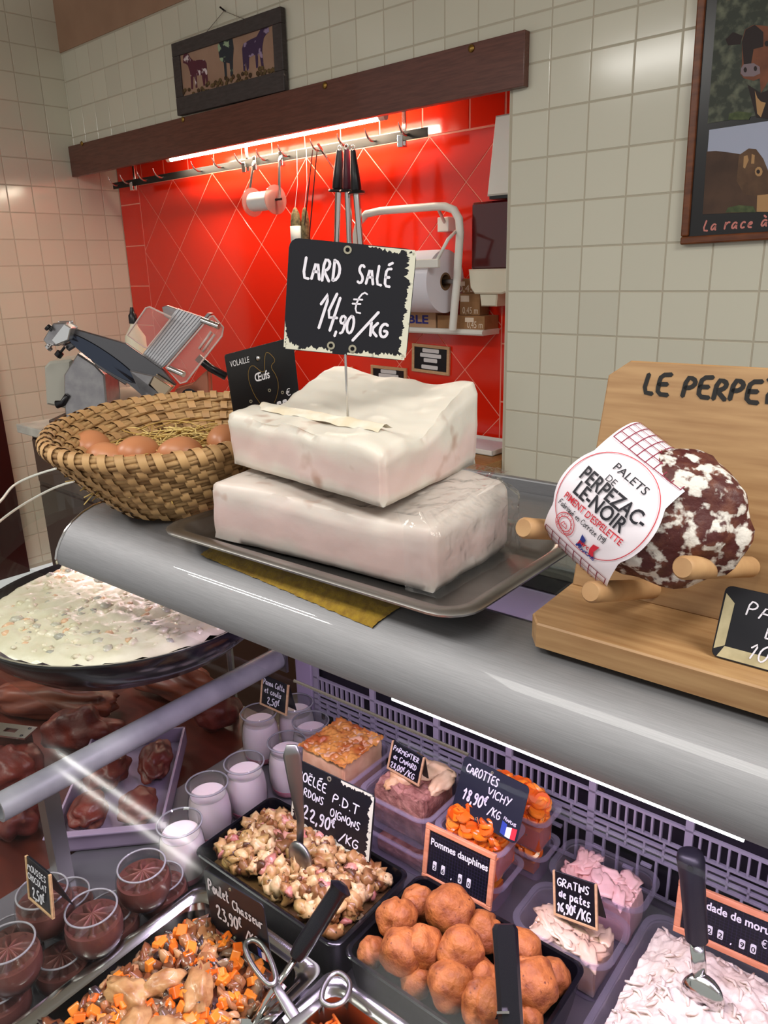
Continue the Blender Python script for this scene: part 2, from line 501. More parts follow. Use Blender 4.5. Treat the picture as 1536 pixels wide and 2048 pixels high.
def stroke(mb, pts, w, y=0.0, taper=False):
    """flat ribbon along points in (x, z) at depth y, facing -y"""
    P = [Vector(p) for p in pts]
    if len(P) > 2:                                            # soften the corners
        Q = [P[0]]
        for i in range(1, len(P) - 1):
            Q += [P[i].lerp(P[i - 1], .28), P[i].lerp(P[i + 1], .28)]
        P = Q + [P[-1]]
    n = len(P); L, R = [], []
    for i, p in enumerate(P):
        t = P[min(i + 1, n - 1)] - P[max(i - 1, 0)]
        if t.length < 1e-9: t = Vector((1, 0))
        t.normalize(); q = Vector((-t.y, t.x)) * (w / 2)
        L.append(p + q); R.append(p - q)
    d0 = (P[0] - P[1]).normalized() * w * .4; d1 = (P[-1] - P[-2]).normalized() * w * .4
    vv = [(a.x, y, a.y) for a in L] + [(a.x, y, a.y) for a in R] + [((P[0] + d0).x, y, (P[0] + d0).y), ((P[-1] + d1).x, y, (P[-1] + d1).y)]
    ff = [(i, n + i, n + i + 1, i + 1) for i in range(n - 1)] + [(0, 2 * n, n), (n - 1, 2 * n - 1, 2 * n + 1)]
    mb.add(vv, ff)


def hand(mb, text, x, z, h, w=None, y=-0.0006, rise=0.0, slant=0.12, gap=0.22, jit=0.05, wid=1.0, seed=1, fit=None):
    """handwritten line starting at (x, z); h = capital height; rise = slope of the line; fit = width to fill"""
    if fit: wid = fit / (hand_width(text, h, gap) - gap * h)
    rnd = random.Random(seed)
    w = w or h * .13
    cx = 0.0
    for k, ch in enumerate(text):
        gl = SF.get(ch)
        if gl is None: gl = SF.get(ch.upper(), [])
        mx = max([p[0] for s in gl for p in s] or [.35])
        s = 1 + rnd.uniform(-jit, jit); dz = rnd.uniform(-jit, jit) * .7
        up = .45 if (ch == '€') else 0
        for st in gl:
            q = []
            for a, b in st:
                if ch == '€': a, b = a * .75, b * .75
                X = cx + (a * s + slant * b) * wid; Zz = b * s + dz + up
                X *= h; Zz *= h
                q.append((x + X, z + Zz + rise * X))
            stroke(mb, q, w, y)
        cx += (mx * (.75 if ch == '€' else 1) * s + gap) * wid
    return cx * h


def hand_width(text, h, gap=.22, wid=1.0):
    return sum((max([p[0] for s in SF.get(c, SF.get(c.upper(), [])) for p in s] or [.35]) + gap) * wid for c in text) * h


def typeset(name, text, size, mat_, parent, matrix, bold=0.0, align='LEFT', shear=0.0, space=1.0, fit=None):
    """printed lettering from the built-in font as a flat mesh in local x-z, facing -y"""
    cu = bpy.data.curves.new(name, 'FONT')
    cu.body = text; cu.size = size; cu.align_x = align; cu.offset = bold; cu.shear = shear; cu.space_character = space
    cu.resolution_u = 3
    tmp = bpy.data.objects.new(name, cu); COL.objects.link(tmp)
    dg = bpy.context.evaluated_depsgraph_get(); dg.update()
    me = bpy.data.meshes.new_from_object(tmp.evaluated_get(dg))
    bpy.data.objects.remove(tmp); bpy.data.curves.remove(cu)
    xs = [v.co.x for v in me.vertices]
    k = fit / (max(xs) - min(xs)) if fit else 1.0
    for v in me.vertices: v.co = Vector((v.co.x * k, 0, v.co.y))
    me.materials.clear(); me.materials.append(mat_)
    return obj(name, me, mat_, parent, matrix=matrix)

# ================================================================== THE ROOM
XL = -3.3204
TILE = mat('cream_wall_tile', (212, 209, 192), 0.14, objrand=0.04, bump=0.03, bscale=9, bdist=0.004)
GROUT = mat('grey_grout', (186, 178, 160), 0.85)
RED = mat('red_wall_tile', (226, 40, 18), 0.13, objrand=0.06, bump=0.03, bscale=7, bdist=0.004, coat=0.4)
RGROUT = mat('pale_pink_grout', (240, 150, 130), 0.8)
BEIGE = mat('beige_paint', (166, 132, 108), 0.75, col2=(158, 124, 101), scale=6)

_tm = {}


def tile_mesh(w, h, m, t=0.008, ch=0.003):
    k = (round(w, 3), round(h, 3), m.name)
    if k not in _tm:
        _tm[k] = mesh_of('tile', MB().prism([(0, 0), (w, 0), (w, h), (0, h)], 0.0, t, ch), m)
    return _tm[k]


def spans(lo, hi, start, step):
    k = math.floor((lo - start) / step); out = []
    while start + k * step < hi:
        a, b = max(lo, start + k * step), min(hi, start + (k + 1) * step)
        if b - a > 0.012: out.append((a, b))
        k += 1
    return out


G = 0.0022
FZ = -0.25
# left wall, running away from the viewer into the niche
wl = struct('wall_left', MB().box(XL - 0.15, XL - 0.0015, -2.6, 0.30, FZ, 3.30), GROUT, matrix=ROOM)
for z0, z1 in spans(FZ + .02, 3.27, 2.8191, 0.15):
    for y0, y1 in spans(-1.04, 0.274, -0.1438, 0.15):
        obj('tile', tile_mesh(y1 - y0 - G, z1 - z0 - G, TILE), TILE, wl, matrix=T(XL, y0 + G / 2, z0 + G / 2) @ RZ(pi / 2))
# back wall: the band above the niche and the pier to its right share one plane
wbm = MB().box(XL, -0.158, 0.0015, 0.30, 2.30, 3.30).box(-0.158, 1.9, 0.0015, 0.30, FZ, 3.30)
wb = struct('wall_back', wbm, GROUT, matrix=ROOM)
TOP = 2.812
for z0, z1 in spans(2.30, TOP, 2.2053, 0.15):
    for x0, x1 in spans(XL, 1.35, 0.0, 0.15):
        obj('tile', tile_mesh(x1 - x0 - G, z1 - z0 - G, TILE), TILE, wb, matrix=T(x0 + G / 2, 0, z0 + G / 2))
for z0, z1 in spans(0.42, 2.30, 2.2053, 0.15):
    for x0, x1 in spans(-0.158, 1.20, 0.0, 0.15):
        obj('tile', tile_mesh(x1 - x0 - G, z1 - z0 - G, TILE), TILE, wb, matrix=T(x0 + G / 2, 0, z0 + G / 2))
struct('trim_1', MB().box(XL, 1.9, -0.003, 0.0014, TOP, 3.30), BEIGE, matrix=ROOM)['label'] = 'beige painted band above the wall tiles'
# the niche: red diagonal tiles with a straight border
NY = 0.275
wn = struct('wall_niche', MB().box(XL, -0.158, NY + 0.0015, NY + 0.10, FZ, 2.30), RGROUT, matrix=ROOM)
struct('wall_niche_side', MB().box(-0.159, -0.1575, 0.0, NY, FZ, 2.30), TILE, matrix=ROOM)


def clip(poly, x0, x1, z0, z1):
    for ax, lim, sg in ((0, x0, 1), (0, x1, -1), (1, z0, 1), (1, z1, -1)):
        out = []
        for i in range(len(poly)):
            a, b = poly[i - 1], poly[i]
            ia, ib = sg * (a[ax] - lim) >= 0, sg * (b[ax] - lim) >= 0
            if ia != ib:
                t = (lim - a[ax]) / (b[ax] - a[ax]); out.append((a[0] + t * (b[0] - a[0]), a[1] + t * (b[1] - a[1])))
            if ib: out.append(b)
        poly = out
        if len(poly) < 3: return []
    return poly


RX0, RX1, RZ0, RZ1, HD = -3.085, -0.362, 0.70, 2.082, 0.1955
cx0, cz0 = -0.552, 1.888
for i in range(-30, 12):
    for j in range(-16, 6):
        if (i + j) % 2 == 0: continue
        cx, cz = cx0 + i * HD, cz0 + j * HD
        q = HD - 0.0028
        pl_ = clip([(cx - q, cz), (cx, cz - q), (cx + q, cz), (cx, cz + q)], RX0, RX1, RZ0, RZ1)
        if len(pl_) < 3: continue
        ar = abs(sum(pl_[k - 1][0] * pl_[k][1] - pl_[k][0] * pl_[k - 1][1] for k in range(len(pl_)))) / 2
        if ar < 4e-4: continue
        px_, pz_ = pl_[0]
        obj('tile', MB().prism([(a - px_, b - pz_) for a, b in pl_], 0.0, 0.008, 0.0012), RED, wn, matrix=T(px_, NY, pz_))
for x0, x1 in spans(RX0, RX1, RX0 + 0.05, 0.25):
    obj('tile', tile_mesh(x1 - x0 - 0.004, 0.21, RED), RED, wn, matrix=T(x0 + .002, NY, 2.088))
for z0, z1 in spans(RZ0, 2.30, 1.98, 0.25):
    obj('tile', tile_mesh(RX0 - XL - 0.006, z1 - z0 - 0.004, RED), RED, wn, matrix=T(XL + .002, NY, z0 + .002))
    obj('tile', tile_mesh(0.19, z1 - z0 - 0.004, RED), RED, wn, matrix=T(RX1 + .004, NY, z0 + .002))
# floor and ceiling
struct('floor', MB().box(-4.5, 3.5, -2.0, 3.2, FZ - 0.06, FZ), mat('floor_tile', (120, 104, 92), 0.4, col2=(104, 90, 80), scale=4))
struct('ceiling', MB().box(-4.5, 3.5, -2.0, 3.2, 3.30, 3.36), mat('ceiling_white', (225, 220, 208), 0.8))
# dark red door in the left wall
dY = atr(0, 835, X=XL).y
d1 = struct('door_1', MB().box(XL + .008, XL + .05, dY - 0.9, dY, FZ, 2.1), mat('dark_red_door', (52, 12, 10), 0.4), matrix=ROOM, bevel=0.004)

# ------------------------------------------------------------------ niche furniture
BOARDW = mat('dark_mahogany', (102, 58, 46), 0.36, col2=(86, 46, 36), scale=10, stretch=(1.2, 8, 14), coat=0.2)
t = thing('wooden_valance', 'long dark mahogany board screwed across the top of the red niche', 'board', ROOM @ T(XL, 0, 2.135))
obj('board', MB().box(0.001, -0.083 - XL, -0.032, -0.001, 0, 0.170), BOARDW, t, bevel=0.002)
for (u, v) in ((164, 287), (650, 171), (943, 97), (366, 239)):
    q = atr(u, v, Y=-0.032)
    obj('cap_screw', MB().lathe([(0.013, 0), (0.013, 0.003), (0.009, 0.007), (0, 0.008)], 14, m=T(q.x - XL, -0.032, q.z - 2.135) @ RX(pi / 2)), BRASS, t, smooth=40)

# fluorescent lamp behind the valance
t = thing('fluorescent_lamp', 'glowing fluorescent tube fixed behind the mahogany board', 'lamp', ROOM @ T(-2.42, 0.07, 2.150))
TUBE_E = mat('lamp_tube_glow', (255, 250, 235), 0.4, emit=(255, 240, 214), estr=110.0)
obj('tube', MB().tube([(0.03, 0, 0), (1.58, 0, 0)], 0.014, 14), TUBE_E, t, smooth=40)
for x0, x1 in ((0.0, 0.034), (1.576, 1.61)):
    obj('tube_cap', MB().tube([(x0, 0, 0), (x1, 0, 0)], 0.0155, 14), WHITE_P, t, smooth=40)
obj('lamp_housing', MB().box(-0.02, 1.63, -0.012, 0.05, 0.030, 0.148), WHITE_P, t, bevel=0.004)
for x0 in (0.008, 1.598):
    obj('lamp_holder', MB().box(x0 - 0.008, x0 + 0.008, -0.010, 0.012, 0.012, 0.034), WHITE_P, t)

# hook rail
RYy, RZz, RX_0, RX_1 = 0.13, 2.058, -3.135, -0.640
t = thing('hook_rail', 'long steel rail with curved meat hooks hanging below the lit tube', 'rail', ROOM @ T(RX_0, RYy, RZz))
obj('rail_bar', MB().box(0, RX_1 - RX_0, 0, 0.005, 0, 0.036), mat('rail_steel', (66, 64, 62), .6, 1.0), t, bevel=0.0008)
hook = mesh_of('hook', MB().tube([(0, .002, .016), (0, -.012, .012), (0, -.030, .012), (0, -.048, .022), (0, -.060, .040), (0, -.066, .056)], [.0055, .0055, .005, .0045, .0035, .002], 8), CHROME, 60)
hookx = []
for u in (232, 256, 290, 322, 398, 440, 485, 528, 572, 636, 690, 745, 812):
    q = atr(u, 372 - (u - 225) * 0.157, Y=RYy - 0.02); hookx.append(q.x)
    obj('hook', hook, CHROME, t, loc=(q.x - RX_0, 0, 0.004))
for u in (266, 492, 806):
    q = atr(u, 360 - (u - 225) * 0.157, Y=RYy)
    x = q.x - RX_0
    obj('bracket', MB().box(x - .010, x + .010, .006, .012, -.02, .24).box(x - .014, x + .014, -.020, .012, -.026, -.020).box(x - .014, x + .014, -.021, -.017, -.026, .020), CHROME, t, bevel=0.001)

# twine spool
q = atr(528, 402, Y=0.085)
t = thing('twine_spool', 'spool of white butcher twine on a steel hanger under the hook rail', 'spool', ROOM @ T(q.x, 0.085, q.z))
obj('twine', MB().lathe([(0.0, -.085)] + [(0.044 + 0.0012 * (k % 2), -.085 + .17 * k / 40) for k in range(41)] + [(0, .085)], 24, m=RY(pi / 2)), mat('white_twine', (232, 230, 228), 0.8), t, smooth=True)
DISC = clear_mat('spool_disc', (235, 205, 200), 0.1, haze=0.35, hazecol=(200, 170, 165))
for s in (-1, 1):
    obj('flange', MB().lathe([(0.008, -.002), (0.068, -.002), (0.068, .002), (0.008, .002)], 32, m=T(s * .088, 0, 0) @ RY(pi / 2)), DISC, t, smooth=30)
obj('axle', MB().tube([(-.13, 0, 0), (.13, 0, 0)], .006, 10), BLACK_P, t, smooth=40)
dzr = RZz + .03 - q.z
for s in (-1, 1):
    obj('hanger_strap', MB().tube([(s * .118, -.002, -.008), (s * .118, .0, .02), (s * .10, .028, dzr - .03), (s * .10, .040, dzr)], [.011, .011, .009, .009], 4, sx=0.16), CHROME, t)
    obj('hanger_clip', MB().box(s * .10 - .012, s * .10 + .012, .036, .056, dzr - .052, dzr + .012), CHROME, t, bevel=.001)

# dried sausages with a paper label, two skewers, flat bar, sharpening steels
SAUS = mat('dried_sausage', (86, 74, 48), 0.7, col2=(150, 132, 92), scale=60, bump=0.6, bscale=90)
for k, (u, v) in enumerate(((590, 414), (609, 414))):
    q = atr(u, v, Y=.07 + .02 * k)
    t = thing('dried_sausage', ['thick herb-dusted dried sausage in a paper sleeve hanging from the rail', 'slim herb-dusted dried sausage hanging beside the thick sleeved one'][k], 'sausage', ROOM @ T(q.x, q.y, q.z))
    r_ = .026 - .006 * k
    obj('sausage', MB().lathe([(0, 0), (.007, -.004), (r_ * .75, -.03), (r_, -.07), (r_, -.16), (r_ * .7, -.21), (0, -.23)], 16), SAUS, t, smooth=True)
    obj('cord', MB().tube([(0, 0, -.002), (0.004, .02, .10), (0, .03, RZz + .03 - q.z)], .0012, 6), WHITE_P, t)
    if k == 0: obj('paper_sleeve', MB().lathe([(r_ + .003, -.085), (r_ + .003, -.19)], 16), WHITE_P, t, smooth=True)
for k, (u0, u1) in enumerate(((625, 606), (634, 618))):
    a = atr(u0, 300, Y=.085); b = atr(u1, 480, Y=.075)
    sk = obj('skewer', MB().tube([(0, 0, 0), (.002, -.006, -.02), (b.x - a.x, b.y - a.y, b.z - a.z)], .003, 6), mat('dark_wire', (60, 40, 36), .4, .6), matrix=ROOM @ T(a.x, a.y, a.z))
    tag(sk, 'thin dark metal skewer hanging between the sausages and the sharpening steels', 'skewer', 'skewers on the hook rail')
a = atr(636, 288, Y=.06); b = atr(668, 338, Y=.105)
d = b - a
o = obj('steel_bar', MB().tube([(0, 0, 0), tuple(d * .5), tuple(d)], .016, 4, sx=0.35), CHROME, matrix=ROOM @ T(a.x, a.y, a.z))
tag(o, 'flat polished steel bar slanting from a hook behind the black handles', 'bar')
for k, (u0, v0, u1, v1, hr) in enumerate(((679, 300, 674, 470, 1.3), (693, 298, 699, 470, 1.05), (706, 300, 719, 462, 1.05))):
    a = atr(u0, v0, Y=.095 - .052 * k); b = atr(u1, v1, Y=.095 - .052 * k)
    dirv = (b - a).normalized()
    m = ROOM @ T(a.x, a.y, a.z) @ Vector((0, 0, -1)).rotation_difference(dirv).to_matrix().to_4x4()
    t = thing('sharpening_steel', ['thick sharpening steel with broad black handle on the hook rail', 'round sharpening steel with maroon-tinted handle in the hanging cluster', 'slim sharpening steel with black handle, last of the hanging cluster'][k], 'sharpening steel', m)
    obj('handle', MB().lathe([(0, 0), (.011 * hr, -.002), (.013 * hr, -.03), (.019 * hr, -.09), (.022 * hr, -.155), (.018 * hr, -.165), (0, -.165)], 16), [BLACK_P, mat('maroon_plastic', (70, 14, 34), .3), BLACK_P][k], t, smooth=50)
    obj('guard', MB().lathe([(0, -.163), (.034 * hr, -.163), (.036 * hr, -.169), (.034 * hr, -.174), (0, -.174)], 20), BLACK_P, t, smooth=40)
    obj('rod', MB().lathe([(0, -.172), (.015 * hr, -.172), (.013 * hr, -.42), (.004, -.46), (0, -.46)], 14, m=Matrix.Diagonal((1, .5 if k == 0 else 1, 1, 1))), CHROME, t, smooth=50)
    obj('eyelet', MB().tube([(cos(i * pi / 6) * .010, 0, .008 + sin(i * pi / 6) * .010) for i in range(12)], .0022, 6, closed=True), CHROME, t, smooth=True)

# wall-mounted paper roll in a white tubular holder
PLY = 0.12
P_ = lambda u, v, Y=PLY: atr(u, v, Y=Y)
o0 = P_(905, 660)
t = thing('paper_roll_holder', 'white tubular wall holder with a cutter bar around the paper roll', 'holder', ROOM @ T(o0.x, o0.y, o0.z))
path = [P_(u, v) - o0 for u, v in ((712, 560), (712, 470), (717, 446), (733, 428), (760, 422), (820, 417), (870, 413), (890, 413), (908, 420), (918, 438), (920, 465), (914, 560), (905, 660))]
obj('tube_frame', MB().tube(path, .0165, 12), WHITE_P, t, smooth=50)
c1, c2 = P_(815, 530, -.02) - o0, P_(875, 527, -.02) - o0
obj('cutter_bar', MB().box(c1.x - .24, c2.x, c2.y, c2.y + .02, c2.z - .016, c2.z + .018), WHITE_P, t, bevel=.004)
obj('cutter_arm', MB().tube([(c2.x - .02, c2.y + .01, c2.z), (c2.x + .03, c2.y + .03, c2.z + .09), P_(912, 462) - o0], .007, 8), WHITE_P, t, smooth=True)
cr = P_(891, 563)
obj('spindle', MB().tube([(cr.x - o0.x - .4, 0, cr.z - o0.z), (cr.x - o0.x + .05, 0, cr.z - o0.z)], .009, 8), STEEL_D, t)
obj('wall_plate', MB().box(-.16, -.10, 0.10, .154, .40, .46), WHITE_P, t, bevel=.004)
obj('stay', MB().tube([(-.13, .12, .43), P_(875, 415) - o0], .007, 8), WHITE_P, t)
PAPER = mat('white_paper_roll', (226, 224, 234), 0.85)
t = thing('paper_roll', 'big white roll of wrapping paper in the tubular wall holder', 'paper roll', ROOM @ T(cr.x, cr.y, cr.z))
R_ = .128
obj('roll', MB().lathe([(.036, -.38), (R_, -.38), (R_, 0), (.036, 0)], 48, m=RY(pi / 2), closed=True), PAPER, t, smooth=40)
obj('core', MB().lathe([(.028, -.38), (.0365, -.38), (.0365, .001), (.028, .001)], 24, m=RY(pi / 2), closed=True), mat('cardboard_core', (120, 92, 66), .8), t, smooth=40)

# wall shelf rail with cardboard film boxes
a, b = atr(700, 655, Y=.16), atr(968, 660, Y=.16)
o = obj('wall_shelf', MB().box(0, b.x - a.x, 0, .112, -.024, 0).tube([(0, -.004, -.012), (b.x - a.x, -.004, -.012)], .013, 10), WHITE_P, matrix=ROOM @ T(a.x, .162, b.z), bevel=.002)
tag(o, 'narrow white shelf on the red wall carrying cardboard boxes', 'shelf')
zs = b.z
CARD = mat('brown_cardboard', (158, 116, 78), 0.8, col2=(146, 106, 70), scale=30)
TAPE = mat('box_print_white', (226, 206, 186), .7)
BLUE = mat('blue_print', (38, 36, 120), .6)
bx = [(-.62, -.37, .165, .268, 0.0, .055, '0,45 m'), (-.525, -.42, .20, .268, .056, .145, '0,45 m'), (-.52, -.45, .21, .268, .146, .205, '0,45')]
for k, (x0, x1, y0, y1, z0, z1, tx) in enumerate(bx):
    t = thing('cardboard_box', ['flat brown cardboard film box lying on the wall shelf', 'brown cardboard film box in the middle of the shelf stack', 'small brown cardboard box topmost on the wall shelf stack'][k], 'box', ROOM @ T(x0, y0, zs + z0), group='film boxes on the wall shelf')
    obj('carton', MB().box(0, x1 - x0, 0, y1 - y0, 0, z1 - z0), CARD, t, bevel=.001)
    typeset('lettering', tx, .04, TAPE, t, T(x1 - x0 - .09, -.0006, .006), fit=.08)
    obj('stamp', MB().box(x1 - x0 - .10, x1 - x0 - .055, -.0008, 0, .03 if k != 1 else .055, .048 if k != 1 else .08), TAPE, t)
t = thing('cardboard_box', 'pale brown carton with blue print under the paper roll', 'box', ROOM @ T(-1.02, .166, zs))
obj('carton', MB().box(0, .39, 0, .10, 0, .075), mat('pale_cardboard', (178, 140, 108), .8), t, bevel=.001)
typeset('lettering', 'TABLE', .05, BLUE, t, T(.13, -.0006, .018), bold=.0015, fit=.22)

# soap dispenser and white towel dispenser beside the pier
t = thing('soap_dispenser', 'soap dispenser with dark red translucent tank and cream base on red wall', 'dispenser', ROOM @ T(-.372, .19, 1.39))
obj('tank', MB().prism(round_rect(-.072, .12, .145, .405, .012), -.025, .084, .008), mat('dark_red_plastic', (74, 10, 14), .12, coat=.5), t, smooth=30)
CREAM = mat('cream_plastic', (226, 220, 200), .3)
obj('base', MB().prism([(-.078, .148), (.12, .148), (.12, .06), (.09, .05), (-.045, .05), (-.068, .075)], -.035, .084, .006), CREAM, t, smooth=30)
obj('nozzle', MB().prism([(-.03, .052), (.06, .052), (.055, 0), (-.022, 0)], -.02, .05, .005), CREAM, t, smooth=30)
t = thing('towel_dispenser', 'white wedge-shaped towel dispenser above the soap dispenser', 'dispenser', ROOM @ T(-.33, .15, 1.80))
obj('cover', MB().prism([(-.028, .012), (.165, .012), (.165, .295), (.006, .295)], 0, .122, .006), WHITE_P, t)
obj('outlet', MB().box(-.020, .16, .008, .12, 0, .012), BLACK_P, t)

# framed price slates on the red wall
PALE = mat('pale_frame_wood', (212, 172, 132), .5, col2=(196, 154, 114), scale=40, stretch=(1, 1, 6))
PRINT = mat('white_label_print', (222, 220, 222), .6)
SL = [((823, 742), (897, 752), (822, 686), .262, 'small framed slate with white labels mounted highest on the red wall'),
      ((742, 778), (812, 787), (743, 730), .262, 'small framed slate with white labels mounted just above the lard'),
      ((663, 786), (713, 772), (661, 746), .255, 'small framed slate turned sideways behind the sign pin')]
for k, (bl, br, tl, Y, lab) in enumerate(SL):
    A_, B_, C_ = [ROOM @ atr(*q, Y=Y) for q in (bl, br, tl)]
    if k == 2: A_ = ROOM @ atr(*bl, Y=Y - .03); C_ = ROOM @ atr(*tl, Y=Y - .03)
    m, w, h = frame3(A_, B_, C_)
    t = thing('framed_slate', lab, 'slate', m, group='framed slates on the red wall')
    fr = MB()
    for x0, x1, z0, z1 in ((0, w, 0, .014), (0, w, h - .014, h), (0, .014, .014, h - .014), (w - .014, w, .014, h - .014)): fr.box(x0, x1, 0, .012, z0, z1)
    obj('slate_frame', fr, PALE, t, bevel=.001)
    obj('slate_panel', MB().box(.012, w - .012, .004, .010, .012, h - .012), SLATE, t)
    for j, (a0, a1, f) in enumerate(((.28, .72, .80), (.22, .78, .63), (.32, .68, .46), (.26, .70, .22))):
        obj('print_label', MB().prism(round_rect(w * a0, w * a1, h * f - .010, h * f + .008, .004, 2), .0032, .0042), PRINT, t)

# worktop in the niche and what stands on it
BLOCKW = mat('butcher_block', (168, 122, 74), .5, col2=(146, 100, 58), scale=14, stretch=(2, 12, 12))
t = thing('niche_worktop', 'wooden butcher-block worktop along the red niche behind the lard', 'worktop', ROOM @ T(-1.45, -.12, 0))
obj('top', MB().box(0, 1.288, 0, .39, .73, .80), BLOCKW, t, bevel=.003)
obj('cabinet_body', MB().box(.02, 1.27, .05, .385, FZ, .728), mat('worktop_cabinet', (150, 146, 140), .4, .3), t)
t = thing('white_tray', 'white plastic tray lying on the butcher block beside the tiled pier', 'tray', ROOM @ T(-.62, .02, .802))
obj('tray_body', MB().box(0, .40, 0, .23, 0, .006).box(0, .40, 0, .006, 0, .022).box(0, .40, .224, .23, 0, .022).box(0, .006, 0, .23, 0, .022).box(.394, .40, 0, .23, 0, .022), WHITE_P, t, bevel=.002)
obj('tray_liner', MB().box(.01, .39, .01, .22, .0062, .009), PAPER, t)
HAM = mat('pale_ham', (222, 178, 158), .45, col2=(206, 150, 130), scale=8, sss=.1)
t = thing('cooked_ham', 'rounded pale pink ham on the worktop behind the lard blocks', 'ham', ROOM @ T(-1.25, .06, .808))
obj('ham_body', MB().blob((0, 0, .092), (.175, .11, .090), 3, .12, 1.2, 3), HAM, t, smooth=True)
obj('rind', MB().blob((0.0, .012, .09), (.172, .108, .090), 3, .12, 1.2, 3), mat('ham_rind', (190, 130, 104), .5), t, smooth=True)
t = thing('roast_dish', 'cream oval dish holding dark roast meat behind the lard blocks', 'dish', ROOM @ T(-.86, .13, .8005))
obj('dish', MB().lathe([(.08, 0), (.13, .06), (.162, .16), (.157, .16), (.122, .066), (.0, .012)], 32, m=Matrix.Diagonal((1.1, .7, 1, 1))), CREAM, t, smooth=50)
obj('roast', MB().blob((-.02, 0, .115), (.15, .08, .065), 5, .2, 1.6, 3), mat('dark_roast', (62, 16, 14), .4), t, smooth=True)

# marble-topped side counter with the slicer
MC = Vector((-1.86, -1.20, 0))
t = thing('marble_counter', 'dark wooden side counter with grey marble top under the slicer', 'counter', ROOM @ T(MC.x, MC.y, 0))
obj('marble_top', MB().box(0, 1.05, 0, .80, .912, .95), mat('grey_marble', (196, 194, 186), .25, col2=(166, 164, 158), scale=9), t, bevel=.004)
obj('cabinet_body', MB().box(.05, 1.03, .04, .78, FZ, .91), mat('dark_cabinet', (58, 34, 24), .5), t)
obj('drawer_front', MB().box(.07, 1.0, .028, .04, .70, .89), mat('drawer_brown', (64, 40, 30), .45), t, bevel=.003)
obj('cabinet_door', MB().box(.07, 1.0, .028, .04, .08, .68), mat('dark_cabinet'[:] + '_door', (52, 30, 22), .5), t, bevel=.003)

S_ = Plane(250, 838, 3.06)
z3 = lambda u, v, y=0.0: S_(40 + u / 3.491, 580 + v / 3.491, y)


def P2(pts, y=0.0):
    return [(z3(u, v, y).x, z3(u, v, y).z) for u, v in pts]


zc = 0.95
S_.m.translation.z = S_.o.z
t = thing('meat_slicer', 'steel meat slicer with tilted blade plate and clear guards on the marble top', 'slicer', S_.m)
ALU = mat('cast_aluminium', (166, 164, 166), .32, .85, col2=(150, 148, 152), scale=30)
ALU_D = mat('dark_aluminium', (108, 108, 112), .28, .9)  # darker grey aluminium of the blade plate and pivot arm
obj('body', MB().prism(P2([(345, 580), (440, 430), (560, 510), (625, 580), (640, 760), (640, 905), (360, 905), (345, 760)]), -.06, .10, .008), ALU, t, bevel=.002)
obj('motor_housing', MB().prism(P2([(165, 540), (200, 500), (350, 485), (360, 490), (360, 840), (180, 800)], .02), .02, .20, .01), mat('grey_enamel', (170, 168, 158), .35), t, bevel=.004)
obj('blade_plate', MB().prism(P2([(350, 265), (740, 375), (1000, 560), (1085, 660), (1000, 755), (900, 780), (760, 660), (620, 580), (470, 440), (345, 300)], -.09), -.09, -.075, .003), ALU_D, t, bevel=.001)
e0 = z3(575, 478, -.094)
bm_ = T(e0.x, -.095, e0.z) @ RY(radians(37)) @ Matrix.Diagonal((1, 1, .19, 1)) @ RX(pi / 2)
obj('blade', MB().lathe([(0, 0), (.150, 0), (.160, -.004), (.150, -.008), (0, -.010)], 40, m=bm_), mat('blade_steel', (74, 80, 94), .14, 1.0), t, smooth=40)
obj('plate_foot', MB().prism(P2([(770, 560), (940, 600), (905, 660), (880, 770), (960, 760), (1010, 745), (930, 770), (870, 770)], -.10), -.11, -.08, .003), ALU, t)
obj('thickness_block', MB().prism(P2([(905, 660), (935, 600), (1060, 680), (995, 755)], -.14), -.14, -.10, .005), mat('warm_aluminium', (196, 176, 150), .25, .9), t, bevel=.002)
obj('sharpener_head', MB().prism(P2([(215, 350), (305, 235), (355, 265), (335, 350), (250, 385)], -.14), -.14, -.08, .006), mat('bright_aluminium', (222, 224, 226), .25, .8), t, bevel=.003)
obj('sharpener_housing', MB().prism(P2([(155, 350), (225, 232), (320, 228), (330, 300), (260, 395), (185, 385)], -.085), -.085, -.02, .008), ALU, t, bevel=.003)
for (u, v, u2, v2) in ((222, 285, 190, 255), (315, 395, 262, 462), (225, 380, 195, 408)):
    a, b = z3(u, v, -.1), z3(u2, v2, -.1)
    dv = b - a
    obj('adjust_knob', MB().tube([a, a + dv * .55, a + dv * .6, b], [.005, .005, .014, .014], 12), BLACK_P if u2 != 195 else CHROME, t, smooth=40)
obj('pivot_arm', MB().tube([z3(330, 400, -.07), z3(420, 360, -.07), z3(560, 520, -.07), z3(750, 640, -.07)], .016, 6), ALU_D, t)
# grooved pusher plate, carriage and clear guards
G0, G1, G2, G3 = [z3(*q, -.06) for q in ((860, 445), (1095, 130), (1290, 195), (985, 548))]
obj('pusher_plate', MB().prism([(g.x, g.z) for g in (G0, G1, G2, G3)], -.055, -.04), mat('ribbed_aluminium', (214, 214, 218), .28, .7), t)
for k in range(9):
    f = (k + .5) / 9
    a, b = G0.lerp(G3, f), G1.lerp(G2, f)
    obj('rib', MB().tube([a, b], .0052, 6), mat('ribbed_aluminium', (0, 0, 0)), t)
obj('plate_edge', MB().prism(P2([(985, 548), (1285, 190), (1310, 160), (1335, 165), (1030, 520)], -.07), -.075, -.03, .002), ALU, t)
obj('carriage_tab', MB().prism(P2([(990, 120), (1020, 108), (1100, 135), (1040, 205), (1005, 180)], -.05), -.05, -.02, .002), ALU, t)
ACR = clear_mat('clear_acrylic', (250, 244, 242), .05, haze=.10, hazecol=(255, 240, 235))
ACR_E = mat('acrylic_edge', (240, 214, 208), .2, trans=.3)


